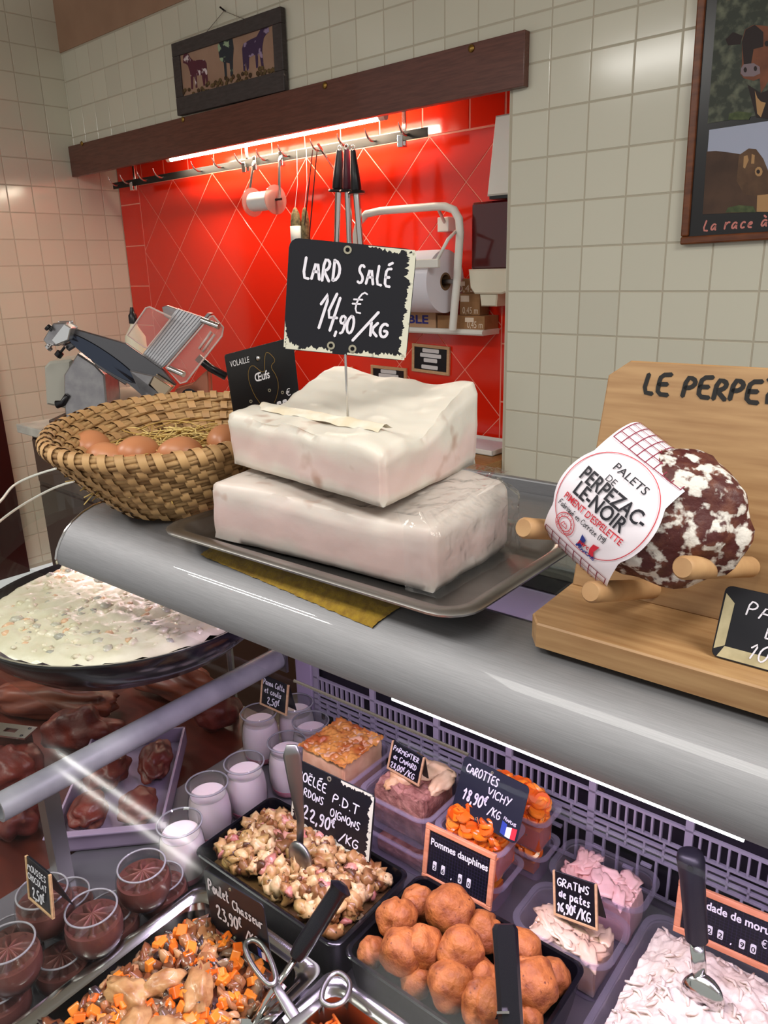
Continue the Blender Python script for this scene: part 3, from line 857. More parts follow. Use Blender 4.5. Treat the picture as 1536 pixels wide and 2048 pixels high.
def pane(name, pts, y, m1, m2, parent):
    poly = P2(pts, y)
    o = obj(name, MB().prism(poly, y, y + .006), m1, parent)
    obj('pane_rim', MB().tube([(a, y, b) for a, b in poly], .0035, 6, closed=True), m2, o)


pane('finger_guard', [(750, 315), (880, 125), (905, 118), (1055, 190), (1045, 215), (890, 405), (870, 400)], -.10, ACR, ACR_E, t)
pane('hand_guard', [(1020, 545), (1330, 185), (1350, 180), (1420, 262), (1410, 320), (1160, 640), (1120, 652)], -.10, ACR, ACR_E, t)
obj('grip_slot', MB().tube([z3(u, v, -.105) for u, v in ((1250, 410), (1335, 290), (1360, 310), (1275, 430))], .005, 6, closed=True), ACR_E, t, smooth=True)
for (u, v, u2, v2) in ((1270, 210, 1390, 255), (1040, 545, 1145, 590)):
    obj('guard_pin', MB().tube([z3(u, v, -.10), z3(u2, v2, -.13)], .011, 12), CHROME, t, smooth=40)
obj('feed_arm', MB().tube([z3(1240, 470, .0), z3(1330, 545, .0), z3(1440, 605, .0)], .016, 10), BLACK_P, t, smooth=True)
obj('carriage_arm', MB().prism(P2([(1040, 770), (1090, 690), (1200, 660), (1260, 600), (1310, 560), (1320, 770)], .03), .03, .09, .006), mat('rose_cast_metal', (186, 120, 96), .3, .4), t, bevel=.003)
obj('carriage_knob', MB().lathe([(0, 0), (.03, 0), (.032, .02), (.0, .022)], 20, m=T(z3(1190, 740, .0).x, .0, z3(1190, 740, .0).z) @ RX(pi / 2)), BLACK_P, t, smooth=40)
obj('clamp_lever', MB().tube([z3(255, 800, -.06), z3(300, 790, -.06), z3(330, 735, -.07)], [.016, .013, .010], 10), BLACK_P, t, smooth=True)
zf = zc - S_.o.z
for u, y in ((255, -.04), (330, .12), (600, -.03), (600, .10)):
    a = z3(u, 880, y)
    obj('rubber_foot', MB().lathe([(.024, 0), (.02, .018), (.014, .035), (0, .035)], 16, c=(a.x, y, zf)), BLACK_P, t, smooth=40)
obj('slicer_base', MB().box(z3(240, 880).x, z3(660, 880).x, -.06, .16, zf + .034, zf + .07), mat('base_brown', (70, 46, 36), .4), t, bevel=.004)

# packed meat and a spray bottle behind the slicer
q = S_.m @ z3(770, 720, .34)
t = thing('packed_meat', 'vacuum-packed pale meat with red blotches behind the slicer', 'meat', Matrix.Translation((q.x, q.y, .95)) @ RZ(YAW))
obj('meat_pack', MB().blob((0, 0, .072), (.17, .075, .064), 8, .2, 1.3, 3), mat('packed_meat', (226, 202, 186), .25, spots=(150, 20, 18), sscale=14, sthr=(.6, .64), coat=.5), t, smooth=True)
obj('pack_seam', MB().box(-.175, .175, -.004, .004, .05, .075), clear_mat('film', (250, 250, 250), .1, haze=.2), t)
q = S_.m @ z3(815, 420, .52)
t = thing('spray_bottle', 'white spray bottle with a black nozzle behind the slicer guard', 'bottle', Matrix.Translation((q.x, q.y, .95)) @ RZ(YAW))
zt = (S_.m @ z3(800, 120, .52)).z - .95
obj('bottle_body', MB().lathe([(0, 0), (.045, 0), (.048, .02), (.046, zt - .13), (.016, zt - .08), (.016, zt - .065), (0, zt - .065)], 20), mat('milky_bottle', (222, 214, 190), .35), t, smooth=50)
obj('spray_nozzle', MB().lathe([(.0, zt - .07), (.019, zt - .07), (.019, zt - .035), (.012, zt - .025), (.007, zt), (0, zt)], 14), BLACK_P, t, smooth=40)

# ------------------------------------------------------------------ pictures
A_, B_, C_ = [ROOM @ atr(*q, Y=-.034) for q in ((355, 237), (569, 187), (343, 93))]
m, w, h = frame3(A_, B_, C_)
m = m @ T(0, 0, .012)
t = thing('cow_picture', 'small dark wooden framed picture of three painted cows above the board', 'picture', m)
FRM = mat('dark_grey_frame', (66, 58, 58), .5, col2=(54, 46, 46), scale=20, stretch=(1, 1, 5))
fw = .060
fr = MB().box(0, w, 0, .028, 0, fw * 1.35).box(0, w, 0, .028, h - fw, h).box(0, fw, 0, .028, fw * 1.35, h - fw).box(w - fw, w, 0, .028, fw * 1.35, h - fw)
obj('picture_frame', fr, FRM, t, bevel=.003)
pw, ph = w - 2 * fw, h - fw * 2.35
obj('canvas', MB().box(fw, w - fw, .008, .020, fw * 1.35, h - fw), mat('beige_canvas', (164, 132, 112), .7, col2=(150, 118, 98), scale=6), t)


def art(name, polys, m_, parent, ox, oz, sx, sz, y):
    mb = MB()
    for pl in polys:
        mb.add([(ox + a * sx, y, oz + b * sz) for a, b in pl], [tuple(range(len(pl)))])
    return obj(name, mb, m_, parent)


def fanart(mb, pl, ox, oz, sx, sz, y):
    mb.add([(ox + a * sx, y, oz + b * sz) for a, b in pl], [tuple(range(len(pl)))])


cowR = [(0, .72), (.06, .86), (.3, .92), (.55, .95), (.68, 1.1), (.78, 1.32), (.9, 1.34), (.98, 1.2), (1.0, .98), (.88, .92), (.8, .84), (.74, .62), (.72, .46), (.74, 0), (.66, 0), (.62, .4), (.56, .4), (.54, 0), (.47, 0), (.46, .42), (.24, .38), (.2, 0), (.13, 0), (.1, .3), (.06, 0), (.0, .02)]
cowL = [(1 - a, b) for a, b in cowR]
cowF = [(.1, .6), (.05, .9), (.3, 1.1), (.7, 1.15), (.95, 1.1), (1.0, .7), (.9, .4), (.85, 0), (.7, 0), (.7, .35), (.5, .4), (.48, 0), (.36, 0), (.34, .42), (.15, .5)]
cz = fw * 1.35 + .022
for (nm, pl, x, sx, sz, colr, colr2) in (('painted_cow', cowL, .02, .19, .125, (86, 34, 50), (210, 196, 200)), ('painted_cow', cowF, .30, .125, .155, (40, 44, 52), (150, 172, 140)), ('painted_cow', cowR, .485, .195, .128, (60, 38, 72), (150, 130, 160))):
    mb = MB(); fanart(mb, pl, fw + x, cz + x * .03, sx, sz, .0070)
    obj(nm, mb, mat('cow_paint_%d' % colr[0], colr, .7, col2=colr2, scale=22, ramp=(.56, .60)), t)
gr = MB()
rnd = random.Random(3)
for k in range(60):
    x = fw + rnd.uniform(-.01, pw); z = fw * 1.35 + rnd.uniform(-.008, .03)
    gr.blob((x, .004, z), (.012, .003, .010), k, .3, 2, 1)
obj('painted_grass', gr, mat('painted_grass', (74, 56, 34), .8, island=[(80, 60, 34), (60, 42, 26), (96, 76, 44)]), t, kind='stuff')
n_ = ROOM @ atr(448, 22, Y=-.012)
nl = m.inverted() @ n_
obj('hanging_wire', MB().tube([(w * .28, .02, h - .01), (nl.x, .022, nl.z), (w * .72, .02, h - .01)], .0014, 6), mat('wire_grey', (120, 112, 104), .5), t)
obj('nail', MB().tube([(nl.x, .03, nl.z), (nl.x, .0, nl.z + .012)], .004, 8), BLACK_P, t)

A_, B_, C_ = [ROOM @ atr(*q, Y=-.022) for q in ((1360, 490), (1536, 480), (1401, -10))]
m, w0, h0 = frame3(A_, B_, C_)
w, h = .64, 1.30
t = thing('cattle_poster', 'tall brown-framed black poster with photographs of brown cattle', 'poster', m)
BFR = mat('brown_frame_moulding', (120, 66, 34), .35, col2=(92, 48, 26), scale=14, stretch=(1, 1, 4))
fr = MB()
for x0, x1, z0, z1 in ((0, w, 0, .024), (0, w, h - .024, h), (0, .024, .024, h - .024), (w - .024, w, .024, h - .024)): fr.box(x0, x1, -.004, .020, z0, z1)
obj('poster_frame', fr, BFR, t, bevel=.005)
obj('poster_mat', MB().box(.02, w - .02, .006, .018, .02, h - .02), mat('poster_black', (28, 26, 28), .25), t)


def pl_(u, v):
    q = m.inverted() @ (ROOM @ atr(u, v, Y=-.022)); return q.x, q.z


def photo_poly(name, pts, mm, y, parent=None):
    mb = MB(); q = [pl_(*p) for p in pts]
    mb.add([(a, y, b) for a, b in q], [tuple(range(len(q)))[::1]])
    return obj(name, mb, mm, parent or t)


P5 = lambda u, v: (1350 + u / 4.096, v / 4.096)
x0, z0 = pl_(*P5(262, 1010)); x1 = w - .05; z1 = z0 + .36
f1 = obj('photo', MB().box(x0, x1, .0045, .006, z0, z1), mat('foliage_photo', (48, 54, 44), .5, col2=(112, 116, 96), scale=34, ramp=(.45, .75)), t)
HIDE = mat('photo_hide_brown', (128, 76, 52), .6, col2=(104, 60, 42), scale=20)
HIDE_D = mat('photo_hide_dark', (40, 28, 28), .6)
HIDE_P = mat('photo_muzzle', (128, 112, 118), .6)
HIDE_T = mat('photo_hide_tan', (176, 136, 92), .6)
cowhead = [(545, 330), (570, 240), (640, 200), (740, 210), (860, 240), (930, 330), (880, 480), (790, 600), (740, 700), (700, 760), (690, 640), (640, 660), (560, 640), (530, 600), (545, 520)]
photo_poly('cow_head', [P5(*q) for q in cowhead], HIDE, .0042, f1)
photo_poly('cow_brow', [P5(*q) for q in [(545, 340), (575, 240), (650, 200), (720, 260), (720, 380), (640, 400), (620, 520), (560, 530)]], HIDE_D, .0040, f1)
photo_poly('cow_ear', [P5(*q) for q in [(550, 290), (470, 260), (410, 320), (430, 370), (530, 360)]], HIDE_D, .0040, f1)
photo_poly('cow_muzzle', [P5(*q) for q in [(535, 560), (560, 525), (640, 515), (690, 545), (695, 600), (640, 625), (560, 625), (535, 600)]], HIDE_P, .0038, f1)
for cx, cy in ((572, 570), (655, 560)): photo_poly('nostril', [P5(cx + 14 * cos(a * pi / 4), cy + 22 * sin(a * pi / 4)) for a in range(8)], HIDE_D, .0036, f1)
photo_poly('cow_eye', [P5(750 + 20 * cos(a * pi / 4), 355 + 24 * sin(a * pi / 4)) for a in range(8)], HIDE_D, .0036, f1)
photo_poly('cow_chest', [P5(*q) for q in [(590, 690), (700, 760), (800, 720), (860, 980), (660, 960)]], HIDE_D, .0041, f1)
photo_poly('cow_dewlap', [P5(*q) for q in [(650, 740), (672, 800), (700, 830), (740, 840), (700, 960), (670, 930)]], HIDE_T, .0038, f1)
photo_poly('photo_grass', [P5(*q) for q in [(430, 980), (440, 930), (520, 910), (630, 925), (600, 980)]], mat('photo_grass_green', (86, 96, 60), .6, col2=(60, 72, 44), scale=60), .0040, f1)
xa, za = pl_(*P5(222, 1755)); xb, zb = pl_(*P5(262, 1065))
f2 = obj('photo', MB().box(xa, x1, .0045, .006, za, zb), mat('photo_sky', (168, 174, 196), .5), t)
photo_poly('cow_body', [P5(*q) for q in [(222, 1755), (255, 1240), (330, 1235), (420, 1245), (520, 1260), (700, 1300), (720, 1500), (700, 1735)]], mat('photo_body_brown', (84, 60, 46), .6, col2=(66, 46, 36), scale=12), .0043, f2)
photo_poly('cow_head', [P5(*q) for q in [(520, 1270), (600, 1215), (660, 1220), (720, 1300), (760, 1400), (800, 1500), (770, 1600), (680, 1610), (560, 1590), (500, 1480)]], mat('photo_head_brown', (104, 76, 54), .6, col2=(82, 58, 42), scale=20), .0041, f2)
for pts in ([(555, 1370), (560, 1280), (590, 1270), (600, 1310), (570, 1380)], [(620, 1340), (625, 1260), (650, 1270), (645, 1340)]): photo_poly('cow_ear', [P5(*q) for q in pts], HIDE_T, .0039, f2)
photo_poly('cow_eye_ring', [P5(682 + 32 * cos(a * pi / 5), 1405 + 40 * sin(a * pi / 5)) for a in range(10)], HIDE_T, .0039, f2)
photo_poly('cow_eye', [P5(678 + 15 * cos(a * pi / 5), 1405 + 18 * sin(a * pi / 5)) for a in range(10)], HIDE_D, .0037, f2)
photo_poly('cow_leg', [P5(*q) for q in [(670, 1600), (760, 1590), (820, 1735), (665, 1735)]], HIDE_T, .0039, f2)
photo_poly('photo_grass', [P5(*q) for q in [(410, 1740), (430, 1700), (520, 1680), (640, 1690), (660, 1738)]], mat('photo_grass_green', (0, 0, 0)), .0038, f2)
lt = MB()
xt, zt_ = pl_(*P5(222, 1890)); 
hand(lt, 'La race à', xt, zt_, .030, .0052, y=.0050, slant=.25, gap=.30, fit=.185, seed=4)
obj('lettering', lt, mat('salmon_print', (206, 128, 120), .6), t)

# ================================================================== COUNTER TOP
ZT = 1.25
PROF = [(.490, 1.181), (.4735, 1.182), (.4725, 1.190), (.4755, 1.200), (.482, 1.2115), (.491, 1.2235), (.503, 1.2335), (.519, 1.2420), (.537, 1.2480), (.556, 1.25)]


def loft(rings, cap0=False, cap1=False, flip=False):
    mb = MB(); n = len(rings[0]); vv = []; ff = []
    for r in rings: vv += r
    for k in range(len(rings) - 1):
        for i in range(n):
            j = (i + 1) % n
            q = (k * n + i, k * n + j, (k + 1) * n + j, (k + 1) * n + i)
            ff.append(q[::-1] if flip else q)
    if cap0: ff.append(tuple(range(n)) if flip else tuple(range(n))[::-1])
    if cap1:
        q = tuple((len(rings) - 1) * n + i for i in range(n)); ff.append(q[::-1] if flip else q)
    return mb.add(vv, ff)


def rring(x0, x1, y0, y1, r, z, n=5):
    return [(a, b, z) for a, b in round_rect(x0, x1, y0, y1, max(r, .0005), n)]


CX0, CX1 = -.955, 1.0
case = thing('display_case', 'long refrigerated display case with curved brushed steel canopy and glass', 'display case', loc=(0, 0, 0))
th = .0022
inner = [(y + (.002 if z < 1.21 else .0012), z - (.0005 if z < 1.19 else .0022)) for y, z in PROF]
poly = PROF + inner[::-1]
n = len(poly)
vv, ff = [], []
NX = 24
for i in range(NX + 1):
    x = CX0 + (CX1 - CX0) * i / NX
    vv += [(x, y, z) for y, z in poly]
for i in range(NX):
    for k in range(n):
        k2 = (k + 1) % n
        ff.append((i * n + k, i * n + k2, (i + 1) * n + k2, (i + 1) * n + k))
ff.append(tuple(range(n))[::-1]); ff.append(tuple(NX * n + k for k in range(n)))
obj('canopy', MB().add(vv, ff), STEEL, case, smooth=50)
obj('canopy_rim', MB().tube([(CX0, y, z) for y, z in PROF[1:]], .0022, 6), CHROME, case, smooth=True)
obj('top_glass', MB().box(CX0, CX1, .5565, .80, 1.243, 1.2498), GLASS, case)
obj('rear_rail', MB().box(CX0, CX1, .800, .826, 1.166, 1.186), BLACK_P, case, bevel=.001)
obj('rear_lamp_strip', MB().box(CX0, CX1, .800, .822, 1.120, 1.164), mat('lilac_white', (164, 150, 176), .4), case, bevel=.002)
obj('rear_ledge', MB().box(CX0 + .2, CX1, .828, 1.10, 1.176, 1.19).box(CX0 + .2, CX1, 1.10, 1.112, 1.176, 1.212), STEEL, case, bevel=.003)

# steel tray under the lard
TX0, TX1, TY0, TY1 = -.742, -.318, .487, .742
t = thing('steel_tray', 'rectangular stainless tray with rolled rim carrying the two lard blocks', 'tray', loc=(0, 0, ZT))
ro = .034
rings = [rring(TX0 + .001, TX1 - .001, TY0 + .001, TY1 - .001, ro, .0165), rring(TX0, TX1, TY0, TY1, ro, .0190), rring(TX0 + .002, TX1 - .002, TY0 + .002, TY1 - .002, ro, .0210), rring(TX0 + .014, TX1 - .014, TY0 + .014, TY1 - .014, ro - .008, .0205),
         rring(TX0 + .018, TX1 - .018, TY0 + .018, TY1 - .018, ro - .01, .0185), rring(TX0 + .030, TX1 - .030, TY0 + .030, TY1 - .030, ro - .012, .0055), rring(TX0 + .036, TX1 - .036, TY0 + .036, TY1 - .036, ro - .014, .0035)]
under = [rring(TX0 + .037, TX1 - .037, TY0 + .037, TY1 - .037, ro - .014, .0012), rring(TX0 + .029, TX1 - .029, TY0 + .029, TY1 - .029, ro - .012, .0040), rring(TX0 + .016, TX1 - .016, TY0 + .016, TY1 - .016, ro - .01, .0172)]
obj('tray_body', loft(rings, cap1=True), mat('tray_steel', (176, 174, 172), .30, 1.0, col2=(156, 154, 152), scale=20, rough2=.42), t, smooth=45)
obj('tray_underside', loft(under[::-1] + [], cap1=True, flip=True), STEEL_D, t, smooth=45)


# ---- lard
def lard_mat(name, top, pink, brown, zb, zh):
    m = bpy.data.materials.new(name); m.use_nodes = True
    nt = m.node_tree; N = nt.nodes; Lk = nt.links; b = N['Principled BSDF']
    tc = N.new('ShaderNodeTexCoord'); sp = N.new('ShaderNodeSeparateXYZ'); Lk.new(tc.outputs['Object'], sp.inputs[0])
    n1 = N.new('ShaderNodeTexNoise'); n1.inputs['Scale'].default_value = 14; n1.inputs['Detail'].default_value = 5; Lk.new(tc.outputs['Object'], n1.inputs['Vector'])
    ad = N.new('ShaderNodeMath'); ad.operation = 'MULTIPLY_ADD'; ad.inputs[1].default_value = .055; Lk.new(n1.outputs[0], ad.inputs[0]); Lk.new(sp.outputs['Z'], ad.inputs[2])
    mr = N.new('ShaderNodeMapRange'); mr.inputs['From Min'].default_value = zb + .012; mr.inputs['From Max'].default_value = zh + .030; Lk.new(ad.outputs[0], mr.inputs['Value'])
    rp = N.new('ShaderNodeValToRGB'); e = rp.color_ramp.elements
    for i, (p, c) in enumerate(((0, brown), (.07, top), (.20, top), (.40, pink), (.62, pink), (.92, top), (1, top))):
        if i > 1: e.new(p)
        e[i].position = p
    for i, (p, c) in enumerate(((0, brown), (.07, top), (.20, top), (.40, pink), (.62, pink), (.92, top), (1, top))):
        e[i].position = p; e[i].color = srgb(*c)
    Lk.new(mr.outputs[0], rp.inputs[0])
    n2 = N.new('ShaderNodeTexNoise'); n2.inputs['Scale'].default_value = 26; n2.inputs['Detail'].default_value = 2; Lk.new(tc.outputs['Object'], n2.inputs['Vector'])
    m2 = N.new('ShaderNodeMapRange'); m2.inputs['From Min'].default_value = .64; m2.inputs['From Max'].default_value = .76; m2.inputs['To Max'].default_value = .75; Lk.new(n2.outputs[0], m2.inputs['Value'])
    mx = N.new('ShaderNodeMix'); mx.data_type = 'RGBA'; mx.inputs[7].default_value = srgb(168, 128, 108); Lk.new(rp.outputs[0], mx.inputs[6]); Lk.new(m2.outputs[0], mx.inputs[0])
    Lk.new(mx.outputs[2], b.inputs['Base Color'])
    b.inputs['Roughness'].default_value = .42
    b.inputs['Subsurface Weight'].default_value = .35; b.inputs['Subsurface Radius'].default_value = (.012, .008, .006); b.inputs['Subsurface Scale'].default_value = 1
    n3 = N.new('ShaderNodeTexNoise'); n3.inputs['Scale'].default_value = 60; n3.inputs['Detail'].default_value = 6; Lk.new(tc.outputs['Object'], n3.inputs['Vector'])
    bp = N.new('ShaderNodeBump'); bp.inputs['Strength'].default_value = .25; bp.inputs['Distance'].default_value = .002; Lk.new(n3.outputs[0], bp.inputs['Height']); Lk.new(bp.outputs[0], b.inputs['Normal'])
    return m


def slab(fl, fr, br, bl, z0, top, nu=40, nv=28, nz=8, amp=.0025, seed=1, rnd_=.006):
    """block on a four-cornered footprint with a shaped top; returns MB in world-local coordinates"""
    fl, fr, br, bl = [Vector(q) for q in (fl, fr, br, bl)]
    mb = MB()

    def foot(s, t_): return (fl.lerp(fr, s)).lerp(bl.lerp(br, s), t_)

    def P(s, t_, k):
        q = foot(s, t_); zt = top(s, t_); z = z0 + (zt - z0) * k
        return Vector((q.x, q.y, z))
    c = foot(.5, .5)
    idx = {}

    def vid(s, t_, k, i, j, l):
        key = (i, j, l)
        if key not in idx:
            p = P(s, t_, k)
            o = Vector((p.x - c.x, p.y - c.y, 0)).normalized() if (i in (0, nu) or j in (0, nv)) else Vector((0, 0, 0))
            ns = noise.noise(p * 22 + Vector((seed, 0, 0))) + .5 * noise.noise(p * 60 + Vector((0, seed, 0)))
            p = p + o * amp * ns + (Vector((0, 0, 1)) * amp * ns * .8 if l == nz else Vector((0, 0, 0)))
            edges = (i in (0, nu)) + (j in (0, nv)) + (l in (0, nz))
            if edges >= 2: p = p + (Vector((c.x, c.y, (z0 + top(.5, .5)) / 2)) - p).normalized() * rnd_ * (.5 if l == 0 else 1)
            idx[key] = len(mb.v); mb.v.append(tuple(p))
        return idx[key]
    def quad(a): mb.f.append(tuple(a))
    for i in range(nu):
        for j in range(nv):
            s0, s1, t0, t1 = i / nu, (i + 1) / nu, j / nv, (j + 1) / nv
            quad((vid(s0, t0, 1, i, j, nz), vid(s1, t0, 1, i + 1, j, nz), vid(s1, t1, 1, i + 1, j + 1, nz), vid(s0, t1, 1, i, j + 1, nz)))
            quad((vid(s0, t1, 0, i, j + 1, 0), vid(s1, t1, 0, i + 1, j + 1, 0), vid(s1, t0, 0, i + 1, j, 0), vid(s0, t0, 0, i, j, 0)))
    for l in range(nz):
        k0, k1 = l / nz, (l + 1) / nz
        for i in range(nu):
            s0, s1 = i / nu, (i + 1) / nu
            quad((vid(s0, 0, k0, i, 0, l), vid(s1, 0, k0, i + 1, 0, l), vid(s1, 0, k1, i + 1, 0, l + 1), vid(s0, 0, k1, i, 0, l + 1)))
            quad((vid(s1, 1, k0, i + 1, nv, l), vid(s0, 1, k0, i, nv, l), vid(s0, 1, k1, i, nv, l + 1), vid(s1, 1, k1, i + 1, nv, l + 1)))
        for j in range(nv):
            t0, t1 = j / nv, (j + 1) / nv
            quad((vid(0, t1, k0, 0, j + 1, l), vid(0, t0, k0, 0, j, l), vid(0, t0, k1, 0, j, l + 1), vid(0, t1, k1, 0, j + 1, l + 1)))
            quad((vid(1, t0, k0, nu, j, l), vid(1, t1, k0, nu, j + 1, l), vid(1, t1, k1, nu, j + 1, l + 1), vid(1, t0, k1, nu, j, l + 1)))
    return mb


ZL = ZT + .0062
LW = Vector((-.55, .62, ZL))
low_fp = [(-.690, .530), (-.386, .545), (-.392, .697), (-.676, .694)]
low_top = lambda s, t_: 1.3225 - .004 * s + .012 * t_ + .006 * max(0, t_ - .3) * s + .003 * sin(7 * s + 3 * t_)
t = thing('salted_lard_block', 'larger pinkish white salted lard block wrapped in cling film, lying in the steel tray', 'lard', loc=LW)
loc_ = lambda fp: [(a - LW.x, b - LW.y, 0) for a, b in fp]
obj('lard', slab(*loc_(low_fp), 0.0, lambda s, q: low_top(s, q) - ZL, seed=2), lard_mat('lard_lower', (208, 197, 189), (209, 183, 178), (166, 134, 112), 0, .068), t, smooth=70)
# cling film round the right end and the back of the lower block
FILM = clear_mat('cling_film', (252, 252, 252), .05, haze=.04, bump=.8, bscale=38, ior=1.5, edge=.8, bdist=.012)


def film_pt(a, k):
    # a: around the outline (right front -> right back -> back left), k: height
    pts = [(-.420, .5405), (-.388, .5415), (-.382, .548), (-.384, .63), (-.386, .692), (-.394, .704), (-.43, .706), (-.56, .704), (-.67, .700), (-.686, .694)]
    f = a * (len(pts) - 1); i = min(int(f), len(pts) - 2); q = Vector(pts[i]).lerp(Vector(pts[i + 1]), f - i)
    w_ = noise.noise(Vector((a * 14, k * 5, 1.3))) * .005 + noise.noise(Vector((a * 40, k * 9, 4))) * .002
    cx = Vector((-.54, .62)); d = (q - cx).normalized()
    pull = max(0, k - .8) * .12
    q = q + d * (.005 + abs(w_)) - d * pull + d * max(0, .25 - k) * .010 * (1 + noise.noise(Vector((a * 9, 0, 0))))
    z = .001 + k * .076
    return Vector((q.x - LW.x, q.y - LW.y, z + w_ * .5))


obj('cling_film', MB().grid(lambda a, k: film_pt(a, k), 90, 16), FILM, t, smooth=True)
obj('cling_film_top', MB().grid(lambda a, b: Vector((-.66 + a * .262 - LW.x, .56 + b * .15 - LW.y, low_top((.03 + a * .9), .12 + b * .84) - ZL + .0035 + .0025 * noise.noise(Vector((a * 22, b * 12, 2))))), 60, 40), FILM, t, smooth=True)

# upper block
zu = 1.3225 + .0135
cA, cL, cR = at(768, 1018, Z=zu), at(462, 928, Z=zu), at(957, 928, Z=zu)
cB = cL + cR - cA
UW = Vector(((cA.x + cB.x) / 2, (cA.y + cB.y) / 2, zu))


def up_top(s, t_):
    # s along the front (0 left .. 1 right), t_ depth; ridge at the front, dip, high back
    pr = [(0, .058), (.10, .060), (.20, .063), (.30, .058), (.40, .055), (.5, .060), (.62, .070), (.75, .080), (.88, .088), (1.0, .090)]
    for i in range(len(pr) - 1):
        if pr[i][0] <= t_ <= pr[i + 1][0]:
            f = (t_ - pr[i][0]) / (pr[i + 1][0] - pr[i][0]); f = f * f * (3 - 2 * f); h = pr[i][1] + f * (pr[i + 1][1] - pr[i][1]); break
    h += .004 * sin(6 * s + 1) * t_ + .002 * sin(17 * s + 5 * t_)
    if s > .9: h -= .006 * (s - .9) * 10 * (1 - t_)
    if s < .06: h -= .012 * (.06 - s) / .06 * t_
    return h


t = thing('salted_lard_block', 'smaller unwrapped white salted lard block stacked on the wrapped one', 'lard', loc=UW)
fpU = [(q.x - UW.x, q.y - UW.y, 0) for q in (cL, cA, cR, cB)]
obj('lard', slab(*fpU, 0.0, up_top, nu=44, nv=36, seed=9, amp=.003), lard_mat('lard_upper', (214, 207, 195), (212, 187, 180), (170, 142, 122), 0, .058), t, smooth=70)
flap = MB()
flap.grid(lambda a, b: Vector((fpU[0][0] + (fpU[1][0] - fpU[0][0]) * (.08 + .80 * a) + (fpU[3][0] - fpU[0][0]) * (.16 + .14 * b), fpU[0][1] + (fpU[1][1] - fpU[0][1]) * (.08 + .80 * a) + (fpU[3][1] - fpU[0][1]) * (.16 + .14 * b), .0625 + .005 * sin(b * pi) + .003 * noise.noise(Vector((a * 9, b * 3, 2))))), 40, 8)
obj('rind_flap', flap, mat('lard_rind', (228, 222, 208), .5, col2=(212, 198, 172), scale=30, bump=.3, bscale=50), t, smooth=True)


# ---- signs
def rivet(parent, x, z, y=-.0004, r=.0042):
    o = obj('rivet', MB().lathe([(r * .45, -.0008), (r * .55, .0006), (r, .0006), (r, -.0008)], 16, m=T(x, y, z) @ RX(pi / 2)), mat('aged_eyelet', (176, 170, 150), .4, .6), parent, smooth=40)
    obj('rivet_hole', MB().lathe([(0, .0002), (r * .5, .0002)], 12, m=T(x, y, z) @ RX(pi / 2)), BLACK_P, o)


def slate_plate(parent, w, h, r=.006, th_=.0012, m=None, edge=None):
    return obj('sign_plate', MB().prism(round_rect(0, w, 0, h, r), 0, th_, .0003), m or SLATE, parent)


WORN = mat('worn_edge_white', (206, 204, 186), .7, col2=(18, 18, 24), scale=90, ramp=(.62, .70), detail=6)


def worn(parent, pts, seed=1, name='worn_edge'):
    """chipped pale patch from an outline in sign coordinates with ragged inner points"""
    rnd = random.Random(seed)
    mb = MB()
    q = [(x + rnd.uniform(-.0009, .0009), z + rnd.uniform(-.0009, .0009)) for x, z in pts]
    mb.add([(x, -.00025, z) for x, z in q], [tuple(range(len(q)))])
    return obj(name, mb, WORN, parent)


def wornstrip(parent, p0, p1, d, seed, n=26, name='worn_edge'):
    n = n * 3
    """ragged strip from p0 to p1 (outer edge) with inner depth d (vector)"""
    rnd = random.Random(seed)
    mb = MB(); out, inn = [], []
    for i in range(n + 1):
        f = i / n; x = p0[0] + (p1[0] - p0[0]) * f; z = p0[1] + (p1[1] - p0[1]) * f
        k = max(.12, .55 + .55 * noise.noise(Vector((f * 6, seed * 7.1, 0))) + .45 * noise.noise(Vector((f * 19, seed * 3.3, 5))) + rnd.uniform(-.12, .12))
        dd = d(f) if callable(d) else d
        out.append((x, z)); inn.append((x + dd[0] * k, z + dd[1] * k))
    vv = [(a, -.00025, b) for a, b in out] + [(a, -.00025, b) for a, b in inn]
    ff = [(i, i + 1, n + 2 + i, n + 1 + i) for i in range(n)]
    mb.add(vv, ff)
    return obj(name, mb, WORN, parent)


# the big lard sign on a pin
Db, Dt = .815, .785
BL, BR, TL = at(566, 698, D=Db), at(812, 722, D=Db), at(554, 472, D=Dt)
m, w, h = frame3(BL, BR, TL)
t = thing('lard_price_sign', 'worn black price sign reading LARD SALÉ on a steel pin', 'price sign', m)
slate_plate(t, w, h, .010, .0014)
lt = MB()
hand(lt, 'LARD', w * .125, h * .655, h * .19, h * .026, gap=.26, fit=w * .29, slant=.10, seed=3)
hand(lt, 'SALÉ', w * .555, h * .655, h * .165, h * .024, gap=.34, fit=w * .26, slant=.06, seed=5)
hand(lt, '14', w * .25, h * .215, h * .34, h * .026, gap=.05, fit=w * .15, slant=.34, seed=6)
hand(lt, ',90', w * .41, h * .20, h * .165, h * .024, gap=.14, fit=w * .14, slant=.1, seed=7)
hand(lt, '€', w * .52, h * .26, h * .27, h * .016, slant=.25, seed=8)
stroke(lt, [(w * .555, h * .14), (w * .745, h * .42)], h * .026, -.0006)
hand(lt, 'KG', w * .69, h * .20, h * .125, h * .026, gap=.22, fit=w * .135, slant=.05, seed=10)
obj('lettering', lt, CHALK, t)
wornstrip(t, (w * .995, h * .03), (w * .995, h * .97), lambda f: (-w * (.075 + .03 * (f > .75) + .05 * max(0, .15 - f)), 0), 4, 40)
wornstrip(t, (w * .62, h * .993), (w * .985, h * .993), lambda f: (0, -h * (.02 + .07 * f)), 5, 24)
wornstrip(t, (w * .52, h * .006), (w * .985, h * .006), lambda f: (0, h * (.05 + .035 * f)), 6, 30)
